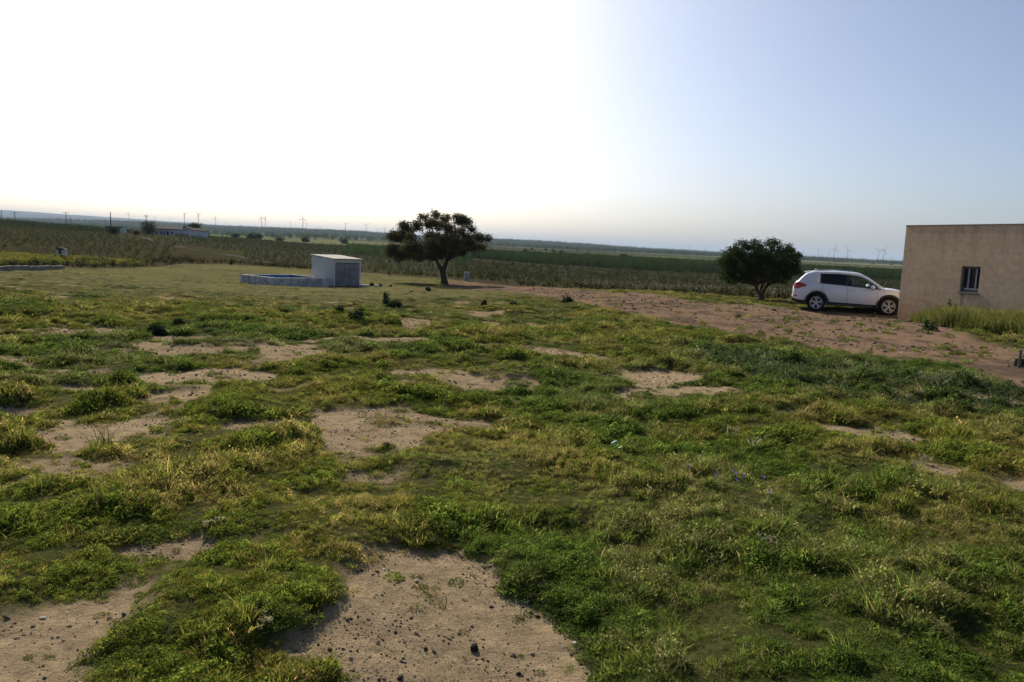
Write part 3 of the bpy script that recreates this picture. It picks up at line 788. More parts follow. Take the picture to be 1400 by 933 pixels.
def far_tree(x, yb, wpx, hpx, label, name='oak', group=None, D=None, seed=0):
    g = G(x, yb) if D is None else P(x, yb, D)
    Dp = g[1]; k = Dp / F; w, h = wpx * k, hpx * k
    z = hz(g[0], g[1])
    e = empty(name, (g[0], g[1], z), 0, label, 'tree', group)
    r_ = random.Random(seed + int(x * 7))
    lo = []
    n = 9
    for i in range(n):
        a = r_.uniform(0, 6.28); rad = r_.uniform(.1, .62) * w / 2
        r = min(w, h * 1.3) * r_.uniform(.20, .30)
        lo.append((rad * math.cos(a) * 1.15, rad * math.sin(a), h - r * r_.uniform(1.0, 2.5), r, r))
    t = MB(); t.tube([(0, 0, -.3), (0, 0, h * .22), (.02 * w, 0, h * .45)], [h * .055, h * .04, h * .035], 7)
    for l in lo: t.tube([(.02 * w, 0, h * .42), ((l[0]) * .6, l[1] * .6, (l[2] + h * .4) / 2), l[:3]], [h * .03, h * .02, h * .01], 5)
    t.build('trunk', BARK, e, smooth=True)
    sz_ = max(.16, Dp / 784 * .75)
    nper = 14 / max((w * .25) ** 2, .05)
    crown_mesh('crown', lo, nper, sz_, (.022, .032, .015), (.05, .062, .028), e, w * .16, seed + int(x), 1.0)
    return e
g_m = 'oaks dotted over the middle distance'; g_f = 'oaks scattered in the pale fields beyond the orchard rows'
for a in [
 (204, 321, 26, 19, 'broad dark tree against the left end of the pale farmhouse', 'oak', None),
 (264, 321.5, 24, 21, 'dark tree rising behind the right gable of the pale farmhouse', 'oak', None, 272),
 (157, 321, 15, 11, 'low dark tree by the small shed left of the farmhouse', 'oak', None),
 (186, 321, 8, 5, 'small rounded bush beside the track near the farmhouse', 'oak', None),
 (282, 322, 10, 4, 'low bush just right of the farmhouse', 'oak', None),
 (322, 326, 15, 7.5, 'leftmost dark oak on the far side of the valley vineyard, right of the farmhouse', 'oak', g_m),
 (344, 327, 11, 8, 'left of two touching dark oaks above the valley vineyard', 'oak', g_m),
 (353, 327.5, 11, 8, 'right of two touching dark oaks above the valley vineyard', 'oak', g_m),
 (383, 330, 20, 6.5, 'widest flat-topped oak above the valley vineyard', 'oak', g_m),
 (417, 331.5, 11, 7, 'small dark oak above the shed on the left side', 'oak', g_m),
 (470, 333.5, 15, 8, 'single dark oak above the roof of the small shed', 'oak', g_m),
 (57, 304.5, 6, 4, 'small dark bush on the crest of the left hill', 'oak', g_m),
 (97, 307.5, 10, 4.5, 'dark bush beside the crossarm pole on the left hill crest', 'oak', g_m),
 (112, 309, 7, 4, 'small bush right of the crossarm pole on the hill crest', 'oak', g_m),
 (674, 346, 6, 4, 'small oak just right of the large holm oak crown', 'oak', g_f),
 (719, 348.5, 14, 8, 'largest dark oak right of the holm oak in the fields', 'oak', g_f),
 (738, 349.5, 8, 5, 'low oak right of the largest dark field oak', 'oak', g_f),
 (727, 342.5, 4, 3.4, 'tiny oak in the pale field above the largest field oak', 'oak', g_f),
 (746, 343, 4, 3.4, 'tiny lone oak halfway up the pale field', 'oak', g_f),
 (757, 345, 9, 4, 'flat low oak in the pale field left of the upright oak', 'oak', g_f),
 (775, 342, 4, 4, 'tiny upright oak highest in the pale field', 'oak', g_f),
 (768, 351, 11, 8, 'round dark oak at the back edge of the orchard rows', 'oak', g_f),
 (805, 352, 8, 6, 'small round oak behind the middle of the orchard rows', 'oak', g_f),
 (831, 354, 9, 5, 'low oak behind the orchard rows left of the oak pair', 'oak', g_f),
 (853, 356, 9, 9, 'taller narrow oak behind the orchard rows', 'oak', g_f),
 (862, 356.5, 6, 7, 'smaller oak touching the taller narrow oak on its right', 'oak', g_f),
 (877, 356, 8, 5, 'pale hazy oak right of the narrow oak pair', 'oak', g_f),
 (889, 361, 14, 7, 'dark flat oak at the back edge of the orchard left of the broad oak', 'oak', g_f),
 (908, 357, 12, 4, 'low hazy oak in the field above the broad oak', 'oak', g_f),
 (921, 364, 15, 11, 'broad dark oak standing among the right end of the orchard rows', 'oak', g_f),
 (959, 366, 9, 7, 'oak on the bright green field left of the round evergreen tree', 'oak', g_f),
 (1218, 377, 24, 9, 'dark bushy oak just left of the plastered building corner', 'oak', g_f),
 (1172, 372, 10, 4, 'low dark oak seen above the white car bonnet', 'oak', g_f)]:
    x, yb, w_, h_, lab, nm, gp = a[:7]
    far_tree(x, yb, w_, h_, lab, nm, gp, a[7] if len(a) > 7 else None)

# ------------------------------------------------------------------ farmhouse
WHITE = mat('limewash', (.62, .62, .63), .9, noise=(1.2, .25), bump=(30, .3, .01))
TILE = mat('roof_tile', (.035, .020, .017), .9, noise=(2.5, .5), bump=(20, .6, .03))
DARK = mat('dark_opening', (.02, .02, .022), .5)
hA = P(210, 322, 266); hB = P(267, 322.5, 258)
hd = math.atan2(hB[1] - hA[1], hB[0] - hA[0]); hl_ = float(np.hypot(*(hB - hA)[:2])); hzb = min(hz(hA[0], hA[1]), hz(hB[0], hB[1])) - .2
fh = empty('farmhouse', (hA[0], hA[1], hzb), hd, 'long low white farmhouse with dark tiled roof among trees on the left hill', 'house')
w = MB()
Lm = hl_ * .80
w.box((Lm / 2, 2.5, 1.35), (Lm, 5, 2.7))
w.prism([(Lm, -.8, 0), (hl_, -.8, 0), (hl_, -.8, 2.6), ((Lm + hl_) / 2, -.8, 3.3), (Lm, -.8, 2.6)], (0, 6.3, 0))
w.build('wall', WHITE, fh)
r_ = MB()
r_.prism([(-.2, -.35, 2.66), (-.2, 2.5, 3.6), (-.2, 5.3, 2.66), (-.2, 5.3, 2.82), (-.2, 2.5, 3.8), (-.2, -.35, 2.82)], (Lm + .2, 0, 0))
xm = (Lm + hl_) / 2
r_.prism([(Lm - .2, -1, 2.55), (xm, -1, 3.32), (hl_ + .2, -1, 2.55), (hl_ + .2, -1, 2.70), (xm, -1, 3.48), (Lm - .2, -1, 2.70)], (0, 6.7, 0))
rf = r_.build('roof', TILE, fh)
MB().box((Lm * .78, 2.2, 4.0), (.8, .7, .9)).build('chimney', WHITE, rf)
for xx in (1.2, 3.6, 5.1, 8.6): MB().box((xx, -.02, 1.5), (.7, .08, .9)).build('window', DARK, fh)
MB().box((6.6, -.02, 1.05), (.95, .08, 2.05)).build('door', DARK, fh)
# outbuilding left of it
sb = P(160, 322.5, 262)
oh = empty('outbuilding', (sb[0], sb[1], hz(sb[0], sb[1]) - .2), .1, 'small dark outbuilding with a white wall end left of the farmhouse', 'shed')
MB().box((-1, 0, 1), (4, 2.5, 2.0)).build('wall', mat('old_block', (.12, .12, .14), .9, noise=(2, .3)), oh)
MB().box((2.0, 0, .85), (1.2, 2.2, 1.7)).build('white_wall', WHITE, oh)
MB().box((-1, 0, 2.08), (4.4, 2.9, .14)).build('roof', TILE, oh)
# little white hut in the crop field
h0 = P(85, 351, 84)
wh = empty('white_hut', (h0[0], h0[1], hz(h0[0], h0[1]) - .05), .15, 'little white well hut with a dark doorway behind the yellow crop strip', 'hut')
q_ = MB(); q_.box((-.52, 0, .5), (.22, .8, 1.05)).box((.34, 0, .5), (.55, .8, 1.05)).box((-.1, .36, .5), (.62, .08, 1.05)); q_.build('wall', WHITE, wh)
MB().prism([(-.7, -.5, 1.03), (.7, -.5, 1.03), (.35, -.5, 1.25), (-.35, -.5, 1.28)], (0, 1, 0)).build('roof', mat('mossy_lid', (.09, .085, .07), .9), wh)
MB().box((-.1, -.1, .5), (.6, .05, 1.0)).build('door', DARK, wh)
wh.scale = (.72, .72, .85)
# low wall at the left meadow edge
a_ = G(-70, 371.0); b_ = G(86, 369.5)
lw = MB(); N = 14
CONC = mat('concrete', (.24, .225, .20), .9, noise=(3, .4), bump=(25, .4, .02))
for i in range(N):
    p0 = a_ + (b_ - a_) * i / N; p1 = a_ + (b_ - a_) * (i + 1) / N; c_ = (p0 + p1) / 2
    lw.box((c_[0], c_[1], hz(c_[0], c_[1]) + .13), (np.hypot(*(p1 - p0)[:2]) - .004, .28, .36), math.atan2(p1[1] - p0[1], p1[0] - p0[0]), .01)
tag(lw.build('low_wall', CONC), 'low grey concrete kerb wall along the left edge of the meadow', 'wall')

# ------------------------------------------------------------------ poles and wind turbines
POLE = mat('pole_grey', (.12, .11, .10), .8)
def pole(x, yt, yb, D, label, arm=0, group='utility poles along the left hill'):
    b = P(x, yb, D); t = P(x, yt, D); z0 = min(b[2], hz(b[0], b[1])) - .3
    e = empty('utility_pole', (b[0], b[1], z0), 0, label, 'pole', group)
    h = t[2] - z0
    MB().tube([(0, 0, 0), (0, 0, h)], [.22, .13], 8).build('post', POLE, e)
    if arm:
        q_ = MB().box((0, 0, h - .5), (arm, .14, .14)); q_.build('crossarm', POLE, e)
        for s in (-.45, 0, .45): MB().tube([(s * arm, 0, h - .43), (s * arm, 0, h - .1)], .07, 6).build('insulator', DARK, e)
pole(2, 288, 303, 400, 'leftmost thin pole at the edge of the left hill crest')
pole(20.5, 290, 304, 400, 'second pole from the left on the hill crest, with a short crossarm', 2.4)
pole(90.5, 290, 307, 380, 'dark pole with a crossarm beside the bushes on the hill crest', 3.0)
pole(96.5, 297, 308, 520, 'short thin pole just right of the crossarm pole')
pole(151.5, 290.5, 322, 262, 'tall bare pole beside the outbuilding left of the farmhouse')
pole(200, 294, 312, 300, 'pole rising out of the tree left of the farmhouse', 1.6)
pole(472.5, 305, 320, 700, 'thick pole with a transformer top on the ridge right of the shed', 2.6)
TW = mat('turbine_white', (.42, .43, .45), .5)
rt = random.Random(3)
def turbine(x, yh_, yb, D, label, group, bl=.55, rot=None):
    hub = P(x, yh_, D); b = P(x, yb, D); z0 = min(b[2], hz(b[0], b[1])) - 2
    H = hub[2] - z0
    e = empty('wind_turbine', (b[0], b[1], z0), 0, label, 'wind turbine', group)
    s = (P(x, yh_, D)[2] - P(x, yb, D)[2])
    MB().tube([(0, 0, 0), (0, 0, H)], [s * .032, s * .022], 10).build('tower', TW, e, smooth=True)
    MB().box((0, -.02 * s, H + .012 * s), (.05 * s, .14 * s, .05 * s), 0, .004 * s).build('nacelle', TW, e)
    a0 = rt.uniform(0, 2.1) if rot is None else rot
    for k in range(3):
        a = a0 + k * 2 * math.pi / 3; d = Vector((math.sin(a), 0, math.cos(a))); n_ = Vector((math.cos(a), 0, -math.sin(a)))
        c0 = Vector((0, -.10 * s, H + .012 * s)); L = bl * s
        MB().prism([c0 - n_ * .012 * s, c0 + d * L * .25 - n_ * .024 * s, c0 + d * L - n_ * .004 * s, c0 + d * L + n_ * .004 * s, c0 + d * L * .2 + n_ * .02 * s, c0 + n_ * .012 * s], (0, .012 * s, 0)).build('blade', TW, e)
gl, gr = 'wind turbines on the left skyline', 'wind turbines on the right skyline'
for a in [(176, 293, 302, 4600, 'faint wind turbine over the hill between the bare pole and the farmhouse tree', gl), (212, 297.5, 304, 4700, 'small wind turbine right above the tree left of the farmhouse', gl),
 (233, 299.5, 304.5, 4900, 'tiny wind turbine above the farmhouse roof', gl), (252.5, 292.5, 306, 4200, 'tall wind turbine above the right end of the farmhouse', gl), (271.5, 293, 306.5, 4200, 'wind turbine just right of the farmhouse tree', gl),
 (294.5, 298, 308, 4400, 'wind turbine alone midway between farmhouse and turbine pair', gl), (309, 305, 309.5, 4700, 'tiny wind turbine low on the ridge right of the lone one', gl),
 (357.5, 298.5, 311, 4100, 'left of the close pair of wind turbines on the rounded hill', gl), (362.5, 298, 310, 4300, 'right of the close pair of wind turbines on the rounded hill', gl), (397, 305.5, 312.5, 4500, 'small wind turbine left of the tall one above the shed', gl),
 (414, 299, 313.5, 4100, 'tall thin wind turbine above and left of the shed', gl), (419, 306, 314, 4600, 'small wind turbine touching the tall thin one on its right', gl), (435, 311, 318, 3600, 'low wind turbine in front of the ridge above the shed', gl),
 (500.5, 308.5, 320, 4200, 'wind turbine midway between the thick pole and the holm oak', gl), (516.5, 314.5, 320, 4500, 'small wind turbine left of the holm oak crown', gl), (525.5, 313, 321, 4500, 'faint wind turbine nearest the left edge of the holm oak crown', gl),
 (942, 338, 344, 4600, 'faint tiny wind turbine over the ridge left of the evergreen tree', gr), (965, 339, 346, 4600, 'faint wind turbine close to the left of the evergreen crown', gr),
 (1112.5, 348, 355, 4500, 'small faint wind turbine first right of the evergreen tree', gr), (1118.5, 343.5, 354.5, 4200, 'wind turbine second right of the evergreen tree', gr), (1133, 347, 356, 4500, 'small wind turbine above the rear roof of the car', gr),
 (1139.5, 340.5, 356.5, 4100, 'tall wind turbine above the rear roof of the car', gr), (1158, 343, 357, 4100, 'wind turbine standing alone above the car roof front', gr), (1200, 344.5, 358.5, 4300, 'wind turbine close behind and left of the tallest one', gr),
 (1207, 342, 359, 4050, 'tallest and darkest wind turbine near the building corner', gr), (1219.5, 353, 360, 4600, 'tiny wind turbine nearest the building corner', gr)]:
    turbine(*a)

# ------------------------------------------------------------------ tank and shed
def wall_plane(N, ang, x, y):
    """where direction (x,y) meets the vertical plane through N that runs at angle ang: distance along it, z"""
    d = ray(x, y); d = d / d[1]
    ca, sa = math.cos(ang), math.sin(ang)
    # N + s*(ca,sa) = Y*(d0,1)
    s = (N[0] - d[0] * N[1]) / (d[0] * sa - ca); Y = N[1] + s * sa
    return s, EYE + d[2] * Y
PLAST = mat('stained_render', (.56, .54, .52), .9, noise=(2.2, .5, (.24, .22, .205)), bump=(20, .4, .01))
PALE = mat('white_render', (.60, .57, .53), .9, noise=(1.5, .15), bump=(20, .3, .008))
LIDM = mat('roof_slab', (.50, .46, .42), .85, noise=(3, .3), bump=(20, .4, .01))
BLUE = mat('blue_lining', (.10, .24, .42), .6, noise=(1.2, .3))
WATER = mat('water', (.03, .09, .14), .06)
AF, AB = R(48), R(138)            # directions: along the front, and back-left
N0 = P(376, 393.8, 51.5); zt_ = P(376, 380.3, 51.5)[2]
Lb, _ = wall_plane(N0, AF, 449.8, 380); Ll, _ = wall_plane(N0, AB, 328.3, 380)
zb0 = hz(N0[0], N0[1]); Ht = zt_ - zb0
print('tank', Lb, Ll, Ht, 'base', zb0, N0)
tk = empty('water_tank', (N0[0], N0[1], zb0), AF, 'low open stained concrete water tank with blue lining beside the small shed', 'tank')
tw = .22
t_ = MB()
dn = -.35
Hh = Ht - dn
t_.box((Lb / 2, tw / 2, dn + Hh / 2), (Lb, tw, Hh), 0, .012)
t_.box((Lb / 2, Ll - tw / 2, dn + Hh / 2), (Lb, tw, Hh), 0, .012)
t_.box((tw / 2, Ll / 2, dn + Hh / 2), (tw, Ll - 2 * tw - .004, Hh), 0, .012)
t_.box((Lb - tw / 2, Ll / 2, dn + Hh / 2), (tw, Ll - 2 * tw - .004, Hh), 0, .012)
t_.build('wall', PLAST, tk)
b_ = MB(); e_ = .012; li = Ht - .05
b_.box((Lb / 2, tw + e_ / 2, li / 2 - .1), (Lb - 2 * tw - .03, e_, li)); b_.box((Lb / 2, Ll - tw - e_ / 2, li / 2 - .1 + .1), (Lb - 2 * tw - .03, e_, li + .06))
b_.box((tw + e_ / 2, Ll / 2, li / 2), (e_, Ll - 2 * tw - .05, li + .06)); b_.box((Lb - tw - e_ / 2, Ll / 2, li / 2), (e_, Ll - 2 * tw - .05, li + .06))
b_.build('lining', BLUE, tk)
MB().box((Lb / 2, Ll / 2, Ht * .62), (Lb - 2 * tw - .06, Ll - 2 * tw - .06, .02)).build('water', WATER, tk)
S0 = P(455.6, 391.8, 55.5); zs0 = hz(S0[0], S0[1])
Ls, _ = wall_plane(S0, AF, 493.6, 380); Lq, _ = wall_plane(S0, AB, 426, 360)
hN = P(455.6, 355.6, 55.5)[2] - zs0; hR = wall_plane(S0, AF, 493.5, 355)[1] - zs0; hL = wall_plane(S0, AB, 425.8, 349.6)[1] - zs0
print('shed', Ls, Lq, hN, hR, hL)
sh_ = empty('pump_shed', (S0[0], S0[1], zs0), AF, 'small white flat-roofed pump shed with stained metal front beside the water tank', 'shed')
hb_ = hL; hf = (hN + hR) / 2
w = MB(); t = .15
def slab(pts, v): w.prism(pts, v)
slab([(0, 0, -.3), (0, Lq, -.3), (0, Lq, hb_), (0, 0, hf)], (t, 0, 0))
slab([(Ls - t, 0, -.3), (Ls - t, Lq, -.3), (Ls - t, Lq, hb_), (Ls - t, 0, hf)], (t, 0, 0))
slab([(t + .002, Lq - t, -.3), (Ls - t - .002, Lq - t, -.3), (Ls - t - .002, Lq - t, hb_ - .02), (t + .002, Lq - t, hb_ - .02)], (0, t - .002, 0))
slab([(t + .002, .03, hf - .22), (Ls - t - .002, .03, hf - .22), (Ls - t - .002, .03, hf - .02), (t + .002, .03, hf - .02)], (0, .1, 0))
w.build('wall', PALE, sh_)
MB().prism([(-.08, -.10, hf + .004), (-.08, Lq + .08, hb_ + .03), (-.08, Lq + .08, hb_ + .10), (-.08, -.10, hf + .07)], (Ls + .16, 0, 0)).build('roof', LIDM, sh_)
DOORM = mat('rusty_sheet', (.24, .24, .27), .6, noise=(1.8, .5, (.15, .115, .10)), bump=(10, .2, .01))
for s0, s1 in ((t + .01, Ls * .56), (Ls * .56 + .02, Ls - t - .01)):
    d_ = MB(); d_.box(((s0 + s1) / 2, .02, (hf - .25) / 2), (s1 - s0, .04, hf - .27), 0, .006)
    for j in range(1, 6): d_.box((s0 + (s1 - s0) * j / 6, -.006, (hf - .25) / 2), (.02, .014, hf - .35))
    d_ = d_.build('door_leaf', DOORM, sh_)

# ------------------------------------------------------------------ plastered building on the right
B0 = P(1226.5, 434.5, 28.6); B1 = P(1400, 455, 24.0)
BA = math.atan2(B1[1] - B0[1], B1[0] - B0[0])
zB = hz(B0[0], B0[1])
bt = P(1237, 310, 28.6)[2]; s1_, zt1 = wall_plane(B0, BA, 1400, 307)
print('building top', bt - zB, zt1 - zB, s1_)
Hb = (bt + zt1) / 2 - zB
bl_ = empty('plastered_building', (B0[0], B0[1], zB), BA, 'flat-roofed windowed building of bare beige plaster at the right edge', 'building')
sa_, za = wall_plane(B0, BA, 1314.5, 364); sb_, zb_ = wall_plane(B0, BA, 1337, 401)
sa2, _ = wall_plane(B0, BA, 1311.5, 400)
wx0, wx1 = (sa_ + sa2) / 2, sb_; wz0, wz1 = zb_ - zB, za - zB
print('window', wx0, wx1, wz0, wz1)
def plaster():
    M = mat('bare_plaster', (.40, .30, .225), .95, bump=(26, .5, .010)); t = M.node_tree; L = t.links.new; b = t.nodes['Principled BSDF']
    tc = t.nodes.new('ShaderNodeTexCoord'); sp = t.nodes.new('ShaderNodeSeparateXYZ'); L(tc.outputs['Object'], sp.inputs[0])
    def nz(sc, d, mp=None):
        n = t.nodes.new('ShaderNodeTexNoise'); n.inputs['Scale'].default_value = sc; n.inputs['Detail'].default_value = d; n.inputs['Roughness'].default_value = .65
        if mp:
            m_ = t.nodes.new('ShaderNodeMapping'); m_.inputs['Scale'].default_value = mp; L(tc.outputs['Object'], m_.inputs[0]); L(m_.outputs[0], n.inputs['Vector'])
        else: L(tc.outputs['Object'], n.inputs['Vector'])
        return n.outputs['Fac']
    def mr(v, a, b_, c, d):
        n = t.nodes.new('ShaderNodeMapRange'); L(v, n.inputs[0])
        for i, q in zip((1, 2, 3, 4), (a, b_, c, d)): n.inputs[i].default_value = q
        return n.outputs[0]
    def mx(f, c1, c2):
        n = t.nodes.new('ShaderNodeMix'); n.data_type = 'RGBA'; L(f, n.inputs['Factor'])
        for nm, c in (('A', c1), ('B', c2)):
            if isinstance(c, tuple): n.inputs[nm].default_value = (*c, 1)
            else: L(c, n.inputs[nm])
        return n.outputs['Result']
    def mth(op, a, b_):
        n = t.nodes.new('ShaderNodeMath'); n.operation = op; n.use_clamp = True
        for i, v in enumerate((a, b_)):
            if isinstance(v, (int, float)): n.inputs[i].default_value = v
            else: L(v, n.inputs[i])
        return n.outputs[0]
    c = mx(mr(nz(1.1, 8), .35, .65, 0, 1), (.51, .375, .245), (.66, .485, .325))
    c = mx(mr(nz(5, 8), .45, .7, 0, .55), c, (.32, .245, .185))
    # block coursing shows faintly through the thin plaster
    br = t.nodes.new('ShaderNodeTexBrick'); br.inputs['Scale'].default_value = 1; br.inputs['Brick Width'].default_value = .62; br.inputs['Row Height'].default_value = .31; br.inputs['Mortar Size'].default_value = .02; br.inputs['Mortar Smooth'].default_value = 1
    mp = t.nodes.new('ShaderNodeCombineXYZ'); L(sp.outputs['X'], mp.inputs[0]); L(sp.outputs['Z'], mp.inputs[1]); L(mp.outputs[0], br.inputs['Vector'])
    c = mx(mth('MULTIPLY', br.outputs['Fac'], .13), c, (.22, .175, .14))
    # earth splashed up on the foot, water streaks from the top
    c = mx(mth('MULTIPLY', mr(sp.outputs['Z'], .15, 1.15, 1, 0), mr(nz(2.5, 6), .3, .6, .15, .9)), c, (.40, .22, .115))
    c = mx(mth('MULTIPLY', mr(sp.outputs['Z'], Hb - 1.2, Hb, 0, 1), mr(nz(1, 6, (3, 3, .35)), .48, .75, 0, .55)), c, (.17, .13, .105))
    xs = mth('MULTIPLY', mr(sp.outputs['X'], wx0 + .06, wx0 + .09, 0, 1), mr(sp.outputs['X'], wx0 + .2, wx0 + .24, 1, 0))
    c = mx(mth('MULTIPLY', mth('MULTIPLY', xs, mr(sp.outputs['Z'], wz0 - .02, wz0, 1, 0)), .6), c, (.15, .125, .11))
    L(c, b.inputs['Base Color'])
    return M
PL = plaster()
Lw, Wd, th = 9.0, 7.0, .30
xs = [0, wx0, wx1, Lw]; zs = [-.5, wz0, wz1, Hb]
bm = bmesh.new()
def g_(x, y, z): return bm.verts.new((x, y, z))
for yy in (0, th):
    gv = [[g_(x, yy, z) for z in zs] for x in xs]
    for i in range(3):
        for j in range(3):
            if (i, j) != (1, 1): bm.faces.new((gv[i][j], gv[i + 1][j], gv[i + 1][j + 1], gv[i][j + 1]))
    if yy == 0: g0_ = gv
    else: g1_ = gv
for a, b in (((1, 1), (2, 1)), ((2, 1), (2, 2)), ((2, 2), (1, 2)), ((1, 2), (1, 1)), ((0, 0), (3, 0)), ((3, 0), (3, 3)), ((3, 3), (0, 3)), ((0, 3), (0, 0))):
    try: bm.faces.new((g0_[a[0]][a[1]], g0_[b[0]][b[1]], g1_[b[0]][b[1]], g1_[a[0]][a[1]]))
    except ValueError: pass
mb = MB(); mb.bm.free(); mb.bm = bm
# the outside faces -y in local space when the wall runs away from the corner; flip if needed
side = -1 if (math.sin(BA) * 1) > 0 else 1
mb.box((th / 2, Wd / 2 + .003 + th / 2, Hb / 2 - .25), (th, Wd - th, Hb + .5)); mb.box((Lw - th / 2, Wd / 2 + .003 + th / 2, Hb / 2 - .25), (th, Wd - th, Hb + .5)); mb.box((Lw / 2, Wd - th / 2, Hb / 2 - .25), (Lw - 2 * th - .004, th, Hb + .5))
mb.build('wall', PL, bl_)
MB().box((Lw / 2, Wd / 2, Hb - .35), (Lw - 2 * th - .02, Wd - 2 * th - .02, .15)).build('roof', CONC, bl_)
cp_ = MB(); cp_.box((Lw / 2, th / 2, Hb + .02), (Lw + .03, th + .03, .035)).box((th / 2, Wd / 2 + .02, Hb + .02), (th + .03, Wd - th, .034)); cp_.build('coping', mat('coping', (.34, .27, .21), .9, noise=(5, .4)), bl_)
FR = mat('window_steel', (.05, .055, .055), .5); BARM = mat('window_bars', (.30, .31, .34), .5)
wn = MB(); ww, wh_ = wx1 - wx0, wz1 - wz0; xc, zc = (wx0 + wx1) / 2, (wz0 + wz1) / 2; yw = .12
for dx_ in (-1, 1): wn.box((xc + dx_ * (ww / 2 - .035), yw, zc), (.07, .06, wh_ - .004))
for dz_ in (-1, 1): wn.box((xc, yw, zc + dz_ * (wh_ / 2 - .035)), (ww - .15, .06, .07))
wf = wn.build('window', FR, bl_)
br = MB()
for f_ in (-.17, .22): br.box((xc + f_ * ww, yw - .02, zc), (.045, .03, wh_ - .15))
br.box((xc, yw - .012, wz0 + .11), (ww - .16, .02, .05))
br.build('bars', BARM, wf)
MB().box((xc, yw + .02, zc), (ww - .15, .008, wh_ - .15)).build('pane', mat('dark_glass', (.012, .013, .016), .12), wf)
MB().box((xc, -.01, wz0 - .025), (ww + .06, .12, .04)).build('sill', mat('sill', (.18, .17, .16), .9), bl_)

